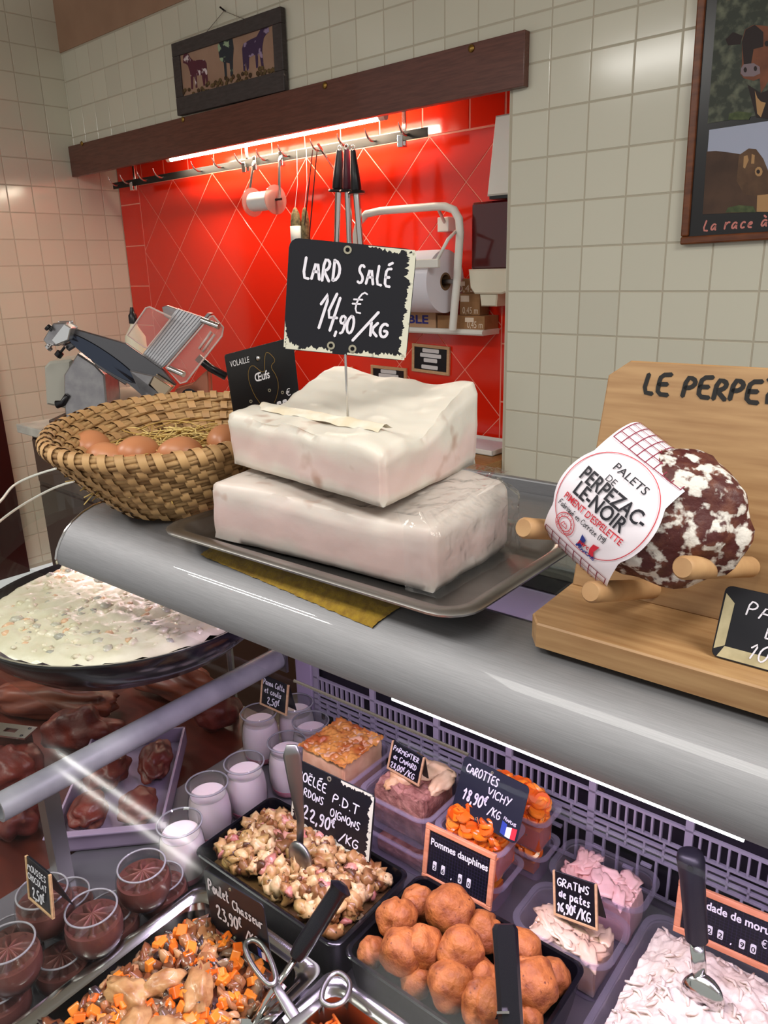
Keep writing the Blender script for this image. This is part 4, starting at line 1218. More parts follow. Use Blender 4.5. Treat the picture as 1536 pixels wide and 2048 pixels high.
wornstrip(t, (w * .02, h * .006), (w * .40, h * .006), lambda f: (0, h * (.13 - .20 * f if f < .3 else .06)), 7, 26)
wornstrip(t, (w * .004, h * .02), (w * .004, h * .26), lambda f: (w * (.055 * (1 - f)), 0), 8, 16)
for x, z in ((.46, .94), (.385, .075), (.56, .065)): rivet(t, w * x, h * z)
pin0 = m.inverted() @ at(690, 700, D=Db); pin1 = m.inverted() @ (at(696, 838, D=.812))
obj('pin', MB().tube([(pin0.x, .0026, h * .08), (pin0.x, .0026, pin0.z), tuple(pin1)], .0013, 8), CHROME, t, smooth=True)

# egg sign, standing between the basket and the lard
De = 1.0
BL = at(470, 842, D=De)
best = None
for i in range(24):
    for j in range(30):
        B_, C_ = at(600, 800, D=De + .004 * i), at(449, 710, D=De - .06 + .004 * j)
        c_ = abs((B_ - BL).normalized().dot((C_ - BL).normalized())) + .5 * abs((B_ - BL).length - .105)
        if best is None or c_ < best[0]: best = (c_, B_, C_)
_, BR, TL = best
m, w, h = frame3(BL, BR, TL)
h += .03
m = m @ T(0, 0, -.03)
t = thing('egg_price_sign', 'glossy black price sign with gold hen outline reading Œufs', 'price sign', m)
slate_plate(t, w, h, .003, .0012, mat('satin_black', (15, 15, 19), .42))
GOLD = mat('gold_line', (140, 112, 58), .4, .3)
WT = mat('sign_print_white', (225, 222, 226), .6)
typeset('lettering', 'VOLAILLE', .011, WT, t, T(w * .05, -.0005, h * .855), fit=w * .27)
typeset('lettering', 'Œufs', .016, WT, t, T(w * .36, -.0005, h * .62), bold=.0003, fit=w * .22)
typeset('lettering', '€', .014, WT, t, T(w * .79, -.0005, h * .35), fit=w * .07)
hen = [(.48, .28), (.36, .42), (.29, .60), (.27, .74), (.30, .83), (.36, .86), (.42, .80), (.47, .75), (.52, .74), (.53, .84), (.56, .95), (.60, .96), (.66, .90), (.70, .83), (.63, .80), (.62, .76), (.68, .66), (.70, .54), (.66, .42), (.60, .34)]
ln = MB(); stroke(ln, [(a * w, b * h * .95) for a, b in hen], .0007, -.0004); obj('hen_outline', ln, GOLD, t)
for x, tx in ((.24, ''), (.38, ''), (.53, '4'), (.67, '8'), (.76, '0')):
    o = obj('price_window', MB().prism(round_rect(w * x - .0035, w * x + .0035, h * .22, h * .32, .002, 2), -.0004, .0), WT, t)
    if tx: typeset('digit', tx, .009, SLATE, o, T(w * x - .0026, -.0006, h * .235), bold=.0002, fit=.0052)
for x, z in ((.18, .26), (.26, .42), (.55, .48), (.74, .41), (.85, .28)): rivet(t, w * x, h * z, r=.0022)
obj('stud', MB().lathe([(.004, 0), (.003, .002), (0, .003)], 14, m=T(w * .45, 0, h * .87) @ RX(pi / 2)), CHROME, t, smooth=True)

# ---- mustard cloth under the tray, hanging over the canopy front
plen = [0]
for i in range(1, len(PROF)): plen.append(plen[-1] + hypot(PROF[i][0] - PROF[i - 1][0], PROF[i][1] - PROF[i - 1][1]))


def canopy_pt(s):
    for i in range(len(plen) - 1):
        if s <= plen[i + 1] or i == len(plen) - 2:
            f = (s - plen[i]) / (plen[i + 1] - plen[i])
            y = PROF[i][0] + f * (PROF[i + 1][0] - PROF[i][0]); z = PROF[i][1] + f * (PROF[i + 1][1] - PROF[i][1])
            dy, dz = PROF[i + 1][0] - PROF[i][0], PROF[i + 1][1] - PROF[i][1]; l = hypot(dy, dz)
            return y, z, -dz / l, dy / l


def s_at_pixel(u, v):
    best = None
    for k in range(200):
        s = plen[-1] * k / 199; y, z, _, _ = canopy_pt(s)
        q = at(u, v, Y=y); e = abs(q.z - z)
        if best is None or e < best[0]: best = (e, s, q.x)
    return best[1], best[2]


sA, xA = s_at_pixel(402, 1112); sB, xB = s_at_pixel(745, 1258); sC, xC = s_at_pixel(798, 1216)


def cloth_fn(a, b):
    s0 = sA + (sB - sA) * a; s1 = plen[-1] - .001
    x0 = xA + (xB - xA) * a; x1 = xA + .01 + (xC - xA) * a * 1.02
    s = s0 + (s1 - s0) * b + .0012 * noise.noise(Vector((a * 30, b * 3, 0))) * (1 - b); x = x0 + (x1 - x0) * b
    y, z, ny, nz = canopy_pt(min(s, s1))
    o = .0012 + .0010 * (1 if (int(a * 110) + int(b * 26)) % 2 else 0) * .5 + .0012 * max(0, noise.noise(Vector((a * 9, b * 5, 3))))
    return Vector((x, y + ny * o, z + nz * o))


o = obj('waffle_cloth', MB().grid(lambda a, b: cloth_fn(a, b), 110, 27, flip=False), mat('mustard_cloth', (168, 134, 30), .9, col2=(142, 108, 24), scale=120, bump=.8, bscale=300, sheen=.3), smooth=True)
tag(o, 'mustard yellow waffle cloth hanging from under the steel tray', 'cloth')

# ---- wooden display stand with pegs, cured sausage, small slate
PINE = mat('oiled_pine', (172, 136, 94), .45, col2=(146, 108, 70), scale=16, stretch=(.7, 9, 9), ramp=(.35, .72), coat=.1)
SX0, SX1 = -.277, .36
t = thing('wooden_stand', 'oiled pine display stand with pegs holding a round dry sausage', 'stand', loc=(SX0, .518, ZT + .0006))
yb = .608 - .518
obj('stand_base', MB().prism([(.012, 0), (SX1 - SX0, 0), (SX1 - SX0, .165), (.012, .165), (-.004, .150), (.0, .016)], .021, .0, .0014, axis='z'), PINE, t)
lean = radians(16)
pm = T(0, yb, .0205) @ RX(-lean)
PH = .205
obj('stand_panel', MB().prism([(0, 0), (SX1 - SX0, 0), (SX1 - SX0, PH), (.018, PH), (.0, PH - .014)], 0, .016, .0014), PINE, t, matrix=pm)
BLK_INK = mat('burnt_black_letters', (20, 18, 18), .7)
lt = MB()
hand(lt, 'LE PERPEZAC', .034, PH - .0275, .0165, .0038, gap=.26, fit=.134, slant=.06, jit=.06, seed=11, y=-.0004)
obj('lettering', lt, BLK_INK, t, matrix=pm)
PEG = mat('peg_beech', (190, 152, 108), .55, col2=(166, 126, 86), scale=30)
for (bu, fu) in (((-.262, .620, 1.320), (-.270, .500, 1.357)), ((-.206, .612, 1.283), (-.213, .500, 1.318)), ((-.132, .612, 1.320), (-.149, .500, 1.352)), ((.02, .612, 1.285), (.02, .5, 1.318)), ((.10, .612, 1.325), (.10, .5, 1.355))):
    a, b = Vector(bu) - Vector((SX0, .518, ZT)), Vector(fu) - Vector((SX0, .518, ZT))
    dv = (b - a).normalized()
    obj('peg', MB().tube([a, b - dv * .0025, b], [.0083, .0083, .0068], 20), PEG, t, smooth=50)

SKIN = mat('mouldy_dry_sausage', (74, 28, 26), .5, col2=(112, 66, 50), scale=90, ramp=(.45, .7), spots=(216, 210, 202), sscale=100, sthr=(.50, .58), bump=.8, bscale=90, bdist=.003)
pn = (RX(-lean).to_3x3() @ Vector((0, -1, 0)))
pc = at(1312, 1026, Y=.548)
RXs, RYs, RZs = .066, .034, .051
sm = T(*pc) @ RX(-lean)
t = thing('dry_sausage_round', 'round mould-dusted dry sausage with a paper label band on pegs', 'dry sausage', sm)
obj('sausage_body', MB().blob((0, 0, 0), (RXs, RYs, RZs), 12, .14, 2.6, 4), SKIN, t, smooth=True)
LROT, LC = radians(-30), (-.024, .0)
LK = .84


def wrapf(x, z, off=.0012):
    """label coordinates -> surface of the sausage"""
    p, q = x, z
    th_ = q / .050
    rr = sqrt(max(.12, 1 - (p / .085) ** 2))
    b = (RZs + .003 + off) * sin(th_) * 1.02; y = -(RYs * 1.10 + .0065 + off) * (cos(th_)) * rr
    if th_ > 1.45: y = max(y, -.004)
    px_, pz_ = p * cos(LROT) - b * sin(LROT), p * sin(LROT) + b * cos(LROT)
    return Vector((px_ + LC[0], y, pz_ + LC[1]))


PAPW = mat('label_paper', (236, 228, 236), .45)
Rl = .0405


def half(q):
    c = sqrt(max(0, Rl * Rl - q * q)) if abs(q) < Rl else 0
    return max(c, .0335)


lb = MB().grid(lambda a, b: wrapf((2 * a - 1) * half(-.088 + .178 * b), -.088 + .178 * b, .0008 + .0006 * noise.noise(Vector((a * 6, b * 12, 0)))), 20, 60)
lab = obj('paper_label', lb, PAPW, t, smooth=True)
DRED = mat('dark_red_print', (126, 24, 52), .6); RREDP = mat('red_print', (196, 36, 52), .6)


def wrapped(name, mb, m_, off=.0018, k=1.0):
    out = MB(); out.v = [tuple(wrapf(x * k, z * k, off)) for x, _, z in mb.v]; out.f = mb.f
    return obj(name, out, m_, lab)


for part, (q0, q1) in enumerate(((.040, .088), (-.086, -.043))):
    gg = MB()
    for k in range(9):
        p = -.031 + .062 * k / 8; lim = q0 + (.004 if abs(p) > .02 else -.002)
        seg = [(p, q0 + (q1 - q0) * i / 10) for i in range(11)]
        for i in range(10): stroke(gg, [seg[i], seg[i + 1]], .0008)
    nq = int((q1 - q0) / .007)
    for k in range(nq + 1):
        q = q0 + (q1 - q0) * k / nq
        for i in range(12): stroke(gg, [(-.031 + .062 * i / 12, q), (-.031 + .062 * (i + 1) / 12, q)], .0008)
    wrapped('gingham_print', gg, DRED)
cc = MB()
for i in range(60):
    a0, a1 = 2 * pi * i / 60, 2 * pi * (i + 1) / 60
    stroke(cc, [(.0375 * cos(a0), .0375 * sin(a0)), (.0375 * cos(a1), .0375 * sin(a1))], .0006)
wrapped('circle_print', cc, RREDP)


def flat_text(text, size, x, z, fit, bold=0.0, m_=None, name='lettering', rot=0.0):
    o = typeset(name, text, size, m_, lab, None, bold=bold, fit=fit)
    c_, s_ = cos(rot), sin(rot)
    for v in o.data.vertices:
        px_, pz_ = v.co.x, v.co.z
        v.co = wrapf(LK * (x + px_ * c_ - pz_ * s_), LK * (z + px_ * s_ + pz_ * c_), .0020)
    return o


ink = mat('label_ink', (26, 24, 34), .6)
flat_text('PALETS', .0095, -.016, .0265, .036, .00005, ink, rot=-.02)
flat_text('DE', .0075, -.014, .0165, .010, 0, ink)
flat_text('PERPEZAC-', .016, -.034, .0050, .070, .0003, ink)
flat_text('LE-NOIR', .016, -.030, -.0070, .056, .0003, ink)
flat_text("PIMENT D'ESPELETTE", .008, -.034, -.0150, .066, .0001, RREDP)
ht = MB(); hand(ht, 'Fabriqué en Corrèze (19)', -.035, -.0225, .0050, .0006, gap=.16, wid=.80, slant=.05, seed=12)
wrapped('lettering', ht, ink, k=LK)
lg = MB()
for r_ in (.0105, .0070):
    for i in range(28):
        a0, a1 = 2 * pi * i / 28, 2 * pi * (i + 1) / 28
        stroke(lg, [(-.019 + r_ * cos(a0), -.0335 + r_ * sin(a0)), (-.019 + r_ * cos(a1), -.0335 + r_ * sin(a1))], .0007)
for k, ch in enumerate('SAUCISSON'):
    a = radians(200 - 27.5 * k); hand(lg, ch, -.019 + .0078 * cos(a) - .0006, -.0335 + .0078 * sin(a) - .0008, .0021, .0004, slant=0, seed=k)
for k, ch in enumerate('DE VILLAGE'):
    a = radians(215 + 12 * k); hand(lg, ch, -.019 + .0095 * cos(a) - .0005, -.0335 + .0095 * sin(a), .0019, .0004, slant=0, seed=k)
stroke(lg, [(-.0225, -.036), (-.0205, -.031), (-.019, -.034), (-.0175, -.032), (-.0155, -.036)], .0007)
stroke(lg, [(-.0225, -.0365), (-.0155, -.0365)], .0007)
wrapped('round_emblem', lg, RREDP, k=LK)
FB, FR_ = mat('flag_blue', (40, 52, 130), .6), mat('flag_red', (206, 40, 60), .6)


def flat_poly(name, pts, m_, off=.0019):
    mb = MB().add([(a, 0, b) for a, b in pts], [tuple(range(len(pts)))]); return wrapped(name, mb, m_, off, k=LK)


flat_poly('flag_mark', [(.0005, -.0285), (.006, -.031), (.005, -.040), (-.001, -.043), (.001, -.036)], FB)
flat_poly('flag_mark', [(.0135, -.029), (.0195, -.0275), (.017, -.035), (.020, -.042), (.014, -.041), (.0125, -.035)], FR_)
mk = MB(); hand(mk, 'porc', .001, -.0375, .0048, .0009, gap=.12, slant=.15, seed=3); wrapped('flag_mark_lettering', mk, RREDP, .0021, LK)
mk = MB(); hand(mk, 'FRANÇAIS'.replace('Ç', 'C'), .0005, -.0428, .0034, .0008, gap=.16, slant=.05, seed=3); wrapped('flag_mark_lettering', mk, FB, .0021, LK)

BL = at(1421, 1311, Z=ZT + .0224); BR = BL + Vector((.110, -.001, 0)); TL = at(1447, 1168, Y=BL.y + .020)
m, w, h = frame3(BL, BR, TL)
t = thing('stand_price_sign', 'small black slate with worn cream edge leaning on the pine stand', 'price sign', m)
slate_plate(t, w, h, .005, .0016)
lt = MB()
hand(lt, 'PAV', w * .16, h * .66, h * .20, h * .022, gap=.26, wid=.95, rise=-.04, seed=21)
hand(lt, 'BA', w * .30, h * .42, h * .18, h * .022, gap=.26, wid=.95, rise=-.04, seed=22)
hand(lt, '10', w * .22, h * .10, h * .22, h * .022, gap=.2, wid=.9, slant=.25, rise=-.04, seed=23)
obj('lettering', lt, CHALK, t)
WE = mat('cream_edge', (196, 184, 148), .7, col2=(170, 158, 124), scale=60)
ed = MB().add([(x, -.0002, z) for x, z in ((.001, .006), (.008, .010), (.0085, h - .012), (.0015, h - .006))], [(0, 1, 2, 3)])
ed.add([(x, -.0002, z) for x, z in ((.004, .001), (w - .002, .001), (w - .006, .0095), (.008, .0095))], [(0, 1, 2, 3)])
obj('worn_edge', ed, WE, t)

# ---- basket with eggs and straw
BC, RC = Vector((-.850, .612, ZT + .0045)), Vector((-.878, .617, 1.352))
STRAWM = mat('palm_straw', (182, 146, 98), .7, col2=(136, 102, 64), scale=40, stretch=(1, 1, 1), bump=.7, bscale=160)
BANDM = mat('palm_band', (192, 154, 104), .6, col2=(170, 130, 86), scale=30, objrand=.10)
t = thing('straw_basket', 'round coiled palm-straw basket standing on the canopy end', 'basket', loc=BC)
NR = 9
rc = .0088


def basket_pt(f, a, dr=0.0):
    """f 0 base .. 1 rim"""
    r = .080 + (.155 - .080) * (f ** .85) + dr
    c = BC.lerp(RC, f) - BC
    x, y = r * cos(a), r * sin(a)
    return Vector((c.x + x, c.y + y, c.z * 1.0 + f * (-.045 * x + .077 * y) * 1.0 + rc * (1 - f)))


rnd = random.Random(5)
for k in range(NR):
    f = k / (NR - 1)
    strands = MB()
    for s in range(7):                                        # each coil is a bundle of strands
        b0 = 2 * pi * s / 7 + k
        pts = []
        for i in range(64):
            a = 2 * pi * i / 64
            b = b0 + a * 3 + .5 * noise.noise(Vector((a * 2, s, k)))
            q = basket_pt(f, a, cos(b) * rc * .72); q.z += sin(b) * rc * .72
            pts.append(q)
        strands.tube(pts, rc * .42, 5, closed=True)
    obj('coil' if k < NR - 1 else 'rim_coil', strands, STRAWM, t, smooth=True)
st = MB()                                                     # one wrapping band, made once
for i in range(13):
    an = radians(-165 + 330 * i / 12)
    for e in (0, 1):
        st.v.append((((.0045 if e else -.0045)) + .010 * (i / 12 - .5) * 1.6, cos(an) * (rc + .0022), sin(an) * (rc + .0022)))
st.f = [(2 * i, 2 * i + 1, 2 * i + 3, 2 * i + 2) for i in range(12)]
stm = mesh_of('band', st, BANDM, True)
for k in range(NR):
    f = k / (NR - 1); nb_ = (20 + 2 * k) if k < NR - 1 else 46
    for i in range(nb_):
        a = 2 * pi * (i + .5 * (k % 2)) / nb_ + rnd.uniform(-.02, .02)
        p = basket_pt(f, a); p2 = basket_pt(f, a + .02)
        tx = (p2 - p).normalized(); up = Vector((0, 0, 1)); oy = up.cross(tx).normalized() * -1; uz = tx.cross(oy)
        mm = Matrix(((tx.x, oy.x, uz.x, p.x), (tx.y, oy.y, uz.y, p.y), (tx.z, oy.z, uz.z, p.z), (0, 0, 0, 1)))
        obj('band', stm, BANDM, t, matrix=mm @ Matrix.Diagonal((1.25 if k < NR - 1 else 1.15, 1, 1.1, 1)))
obj('basket_bottom', MB().lathe([(0, .002), (.082, .002), (.080, .010), (0, .010)], 40), STRAWM, t)
obj('basket_lining', MB().grid(lambda a, b: basket_pt(b * .93, a * 2 * pi, -.001), 48, 10, wrap=True), STRAWM, t, smooth=True)
# straw bedding
bed_z = 1.300
sm_ = MB()
for k in range(520):
    a = rnd.uniform(0, 2 * pi); r = .118 * sqrt(rnd.random())
    c = RC.copy(); c.z = bed_z + rnd.uniform(-.012, .010) + max(0, sin(a - .6)) * r * .22
    c += Vector((r * cos(a), r * sin(a), 0))
    d = rnd.uniform(0, 2 * pi); L_ = rnd.uniform(.02, .05); dz = rnd.uniform(-.004, .012)
    pts = [c + Vector((cos(d + .3 * q) * L_ * (q - 1), sin(d + .3 * q) * L_ * (q - 1), dz * (q - 1) + .006 * (1 - (q - 1) ** 2))) for q in (0, .5, 1, 1.5, 2)]
    pts = [Vector((p.x, p.y, p.z)) if (p - RC).xy.length < .138 else Vector((RC.x + (p - RC).x * .138 / (p - RC).xy.length, RC.y + (p - RC).y * .138 / (p - RC).xy.length, p.z + .006)) for p in pts]
    sm_.tube(pts, .0009, 4, cap=False)
sm_.lathe([(0, -.014), (.112, -.010), (.10, -.03), (0, -.035)], 30, c=(RC.x, RC.y, bed_z))
o = obj('straw', sm_, mat('yellow_straw', (196, 164, 92), .7, island=[(206, 174, 100), (170, 136, 70), (220, 194, 124)]), kind='stuff')
o['label'] = 'loose yellow straw bedding inside the basket'; o['category'] = 'straw'
EGGM = mat('brown_eggshell', (190, 128, 88), .38, col2=(178, 112, 74), scale=8, bump=.05, bscale=120)
eg = MB().lathe([(0, -.0265)] + [(.0215 * sin(pi * i / 16) * (1 + .10 * cos(pi * i / 16)), -.0265 * cos(pi * i / 16) + 0 * i) for i in range(1, 16)] + [(0, .0285)], 24)
egm = mesh_of('egg', eg, EGGM, True)
EG = [(180, 897, 1.318, 'largest-looking brown egg lying against the rim of the straw basket'), (212, 922, 1.306, 'brown egg tucked low under the basket rim between two others'), (276, 909, 1.312, 'brown egg in the middle of the basket beside the straw'), (270, 936, 1.296, 'brown egg hidden deepest under the near basket rim'),
      (362, 910, 1.310, 'single brown egg lying apart in the straw of the basket'), (450, 885, 1.318, 'brown egg in the straw close to the lard block')]
for k, (u, v, z, lb_) in enumerate(EG):
    p = at(u, v, Z=z)
    o = obj('egg', egm, EGGM, matrix=T(*p) @ RZ(k * 1.3 + .5) @ RX(radians(80)) @ Matrix.Diagonal((1.22, 1.22, 1.22, 1)))
    tag(o, lb_, 'egg', 'eggs in the basket')

# ================================================================== INSIDE THE CASE
ZD = .8006
LILAC = mat('pale_grey_plastic', (142, 136, 150), .45)
DECKM = mat('deck_steel', (128, 124, 132), .35, .6)
obj('deck', MB().box(-.885, CX1, .11, .80, .775, .80), DECKM, case, bevel=.002)
obj('case_body', MB().box(-1.80, CX1, .10, .80, FZ, .770), mat('case_enamel', (150, 146, 150), .4), case)
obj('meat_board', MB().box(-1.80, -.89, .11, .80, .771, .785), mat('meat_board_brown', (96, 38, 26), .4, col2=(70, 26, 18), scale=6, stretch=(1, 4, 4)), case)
obj('back_panel', MB().box(-.84, CX1, .805, .825, .775, 1.118), mat('case_back_panel', (30, 27, 34), .4), case)
obj('back_stripe', MB().box(-.80, CX1, .801, .8045, .845, .868), LILAC, case)
obj('corner_post', MB().box(-.838, -.800, .784, .80, .8001, 1.118), mat('lilac_white', (0, 0, 0)), case, bevel=.003)
# air grille behind the dishes
GY = .778
gv = {}


def gbar(x0, x1, z0, z1):
    k = (round(x1 - x0, 4), round(z1 - z0, 4))
    if k not in gv: gv[k] = mesh_of('grille_bar', MB().box(0, k[0], 0, .005, 0, k[1]), LILAC)
    obj('grille_bar', gv[k], LILAC, case, loc=(x0, GY, z0))


GX0, MOD, NM = -.79, .118, 9
for z in (.814, .866, .876, .886, .896, .925, .955, .985): gbar(GX0, GX0 + MOD * NM, z, z + .0028)
for i in range(NM):
    x = GX0 + i * MOD
    gbar(x, x + .009, .808, 1.06)
    for dx in (.022, .040, .066, .088, .104): gbar(x + dx, x + dx + .0028, .816, .866)
    for dx, z in ((.022, .846), (.062, .836), (.084, .852)): gbar(x + dx - .013, x + dx, z, z + .0028)
    for k in range(9): gbar(x + .016 + k * .0105, x + .0185 + k * .0105, .899, .925)
    for k in range(4): gbar(x + .026 + k * .023, x + .0285 + k * .023, .868, .896 if k % 2 else .886)
# front glass, curved outwards
GP0 = [(.476, 1.154), (.445, 1.150), (.40, 1.141), (.35, 1.126), (.30, 1.102), (.25, 1.068), (.20, 1.022), (.155, .962), (.12, .895), (.10, .83), (.092, .775)]
GP = []
for i in range(len(GP0) - 1):
    a_, b_, c_, d_ = [Vector(GP0[max(0, min(len(GP0) - 1, i + q))]) for q in (-1, 0, 1, 2)]
    for j in range(5):
        f = j / 5
        q = .5 * ((2 * b_) + (-a_ + c_) * f + (2 * a_ - 5 * b_ + 4 * c_ - d_) * f * f + (-a_ + 3 * b_ - 3 * c_ + d_) * f ** 3)
        GP.append((q.x, q.y))
GP.append(GP0[-1])
mb = MB()
NXg = 12
for i in range(NXg + 1):
    x = -1.80 + (CX1 + 1.80) * i / NXg
    mb.v += [(x, y, z) for y, z in GP]
for i in range(NXg):
    for k in range(len(GP) - 1):
        a = i * len(GP) + k; mb.f.append((a, a + 1, a + 1 + len(GP), a + len(GP)))
obj('front_glass', mb, clear_mat('front_pane_glass', (244, 248, 246), .09, ior=1.18, edge=.40), case, smooth=True)
obj('reflection_strip', MB().tube([(-.511, .4762, 1.1545), (-.302, .4762, 1.1545)], .0016, 6), CHROME, case)  # bright lamp reflection in the glass, modelled as a chrome rod
obj('display_tube', MB().tube([(-.385, .4785, 1.1785), (-.085, .4785, 1.1785)], .0024, 8), mat('display_tube_glow', (255, 255, 255), .4, emit=(246, 255, 250), estr=5.0), case)
obj('front_sill', MB().box(-1.80, CX1, .07, .098, .70, .778), STEEL, case, bevel=.004)
# rounded end glass seen beside the basket
arc = [at(u, v, Z=1.215) for u, v in ((-60, 1060), (0, 1003), (35, 966), (110, 938), (200, 922))]
arc2 = [at(u, v, Z=1.195) for u, v in ((-60, 1100), (0, 1042), (60, 1001), (130, 968), (230, 945))]


def spline(P, k=6):
    Q = []
    for i in range(len(P) - 1):
        p0_, p1_, p2_, p3_ = P[max(i - 1, 0)], P[i], P[i + 1], P[min(i + 2, len(P) - 1)]
        for j in range(k):
            f = j / k
            Q.append(.5 * ((2 * p1_) + (-p0_ + p2_) * f + (2 * p0_ - 5 * p1_ + 4 * p2_ - p3_) * f * f + (-p0_ + 3 * p1_ - 3 * p2_ + p3_) * f ** 3))
    return Q + [P[-1]]


arc, arc2 = spline(arc), spline(arc2)
for pts, nm in ((arc, 'end_glass'), (arc2, 'end_glass')):
    mb = MB()
    for p in pts: mb.v += [(p.x, p.y, p.z), (p.x, p.y, 1.135)]
    mb.f = [(2 * i, 2 * i + 2, 2 * i + 3, 2 * i + 1) for i in range(len(pts) - 1)]
    o = obj(nm, mb, GLASS, case, smooth=True)
    obj('glass_rim', MB().tube(pts, .0022, 6), mat('bright_glass_edge', (228, 232, 226), .15), o, smooth=True)
# support tube between the meat and the deli section
t = thing('support_tube', 'thick grey support tube crossing between meat section and deli section', 'tube', loc=(-.848, .30, .95))
obj('tube_body', loft([[(r * cos(2 * pi * k / 24), y, r * sin(2 * pi * k / 24)) for k in range(24)] for r, y in ((.0135, .02), (.0135, 0), (.0175, 0), (.0175, .456))], flip=True), mat('grey_tube', (150, 148, 154), .4, col2=(118, 116, 124), scale=14), t, smooth=40)
obj('tube_end_plate', MB().box(-.020, .020, .4562, .461, -.020, .020), STEEL_D, t)
obj('tube_foot', MB().box(-.010, .010, .05, .070, -.1490, -.012), STEEL_D, t)

# ---- macédoine salad in a big black dish on a glass shelf
SC0, SR, SZ = Vector((-.971, .583, 0)), .213, 1.09
t = thing('black_dish', 'very large round black dish full of creamy salad', 'dish', loc=(SC0.x, SC0.y, SZ - .056))
obj('dish_body', MB().lathe([(0, 0), (.165, 0), (.196, .03), (SR - .002, .056), (SR + .004, .058), (SR + .004, .054), (.20, .026), (.168, -.005 + .001), (0, -.004 + .001)][:5] + [(SR + .005, .055), (.202, .024), (.170, -.0035), (0, -.0035)], 72), BLACK_M, t, smooth=50)
rnd = random.Random(11)
CREAMY = mat('mayonnaise_cream', (226, 218, 196), .38, col2=(214, 204, 178), scale=30, bump=.35, bscale=90, bdist=.003, coat=.12)


def salad_h(x, y): return .0045 * noise.noise(Vector((x * 45, y * 45, 0))) + .004 * noise.noise(Vector((x * 110, y * 110, 5)))


def salad_pt(a, b):
    r = (SR - .012) * b; x, y = r * cos(a * 2 * pi), r * sin(a * 2 * pi)
    e = max(0, (b - .9) / .1)
    return Vector((x, y, salad_h(x, y) + .004 - .007 * e * e))


o = thing('creamy_salad', 'creamy mayonnaise vegetable salad filling the large round black dish', 'salad', loc=(SC0.x, SC0.y, SZ - .002))
obj('dressing', MB().grid(salad_pt, 110, 36, wrap=True), CREAMY, o, smooth=True)
bits = MB()
for k in range(420):
    a = rnd.uniform(0, 2 * pi); r = (SR - .022) * sqrt(rnd.random()); x, y = r * cos(a), r * sin(a); s = rnd.uniform(.003, .011)
    bits.blob((x, y, salad_h(x, y) + .002), (s, s * rnd.uniform(.6, 1), s * .6), k, .3, 2, 1, Matrix.Rotation(rnd.uniform(0, 3), 3, 'Z'))
obj('vegetable_bits', bits, mat('salad_bits', (214, 200, 170), .3, island=[(222, 210, 186), (216, 202, 176), (186, 180, 164), (220, 178, 144), (210, 200, 170), (164, 160, 150), (226, 216, 194)], coat=.3), o, smooth=True, kind='stuff')
t = thing('dish_shelf', 'raised glass shelf on steel posts carrying the black salad dish', 'shelf', loc=(-1.0, .57, 0))
obj('shelf_glass', MB().box(-.225, .150, -.17, .205, 1.0205, 1.0285), GLASS, t)
for x, y in ((-.215, .19), (.02, .195), (-.215, -.16)): obj('shelf_post', MB().tube([(x, y, .7856), (x, y, 1.02)], .006, 10), STEEL_D, t)

# ---- meat section
MEAT = mat('dark_red_meat', (112, 44, 34), .45, col2=(70, 22, 20), scale=26, detail=7, spots=(146, 92, 76), sscale=22, sthr=(.60, .68), bump=.6, bscale=50, bdist=.004)
pA, pB = at(128, 1668, Z=.832), at(420, 1640, Z=.832)  # lilac reflection band, given shape as the rim of an added tray
m, w, h = frame3(pA, pB, pA + Vector((0, 0, .1)))
m = m @ T(-.02, 0, -.03)
t = thing('reflection_tray', 'long pale tray added along a lilac reflection, with dark meat joints', 'tray', m)
w = .15
tb = MB().box(0, w, 0, .24, 0, .004)
for b in ((0, w, 0, .004, 0, .03), (0, w, .236, .24, 0, .03), (0, .004, 0, .24, 0, .03), (w - .004, w, 0, .24, 0, .03), (-.006, w + .006, -.008, .004, .028, .031)): tb.box(*b)
obj('tray_body', tb, mat('reflection_lilac', (170, 150, 178), .35, .4), t, bevel=.001)
mi = m


def resting(mb, z):
    """shift a mesh so that its lowest point lies at height z"""
    lo = min(p[2] for p in mb.v); mb.v = [(a, b, c - lo + z) for a, b, c in mb.v]
    return mb


for k, (x, y, s, lb_) in enumerate(((.040, .050, (.026, .036, .018), 'dark red meat joint at the near corner of the added pale tray'), (.108, .052, (.028, .034, .018), 'dark red meat joint beside the near corner one in the added pale tray'), (.045, .145, (.030, .045, .022), 'marbled dark meat joint at the back of the added pale tray'), (.112, .165, (.024, .048, .018), 'narrow fatty meat joint at the back end of the added pale tray'))):
    p = m @ Vector((x, y, .0046))
    o = obj('meat_joint', resting(MB().blob((0, 0, 0), s, k + 20, .35, 2.0, 4), 0), MEAT, matrix=T(*p) @ RZ(atan2(m[1][0], m[0][0])), smooth=True)
    tag(o, lb_, 'meat', 'meat joints in the left section')
BRM = mat('brown_meat', (128, 62, 40), .45, col2=(88, 38, 28), scale=9, stretch=(1, 6, 6))
for k, (u, v, s, r_, lb_) in enumerate(((95, 1405, (.13, .034, .030), .55, 'long brown rolled roast lying under the salad dish'), (345, 1372, (.11, .038, .034), .2, 'brown tied roast under the salad dish nearest the tube'), (22, 1560, (.050, .044, .036), .3, 'dark red beef piece beside the plate reflection piece'), (165, 1478, (.060, .040, .038), .7, 'dark red beef piece with pale fat below the long roast'), (432, 1432, (.042, .032, .032), 1.0, 'round red beef piece tucked behind the grey tube'), (25, 1640, (.040, .036, .030), .3, 'small dark red beef cube at the tube end'))):
    p = at(u, v, Z=.81)
    o = obj('meat_joint', resting(MB().blob((0, 0, 0), s, k + 40, .35, 2.0, 4), 0), BRM if k < 2 else MEAT, matrix=T(p.x, p.y, .7856) @ RZ(r_), smooth=True)
    tag(o, lb_, 'meat', 'meat joints in the left section')
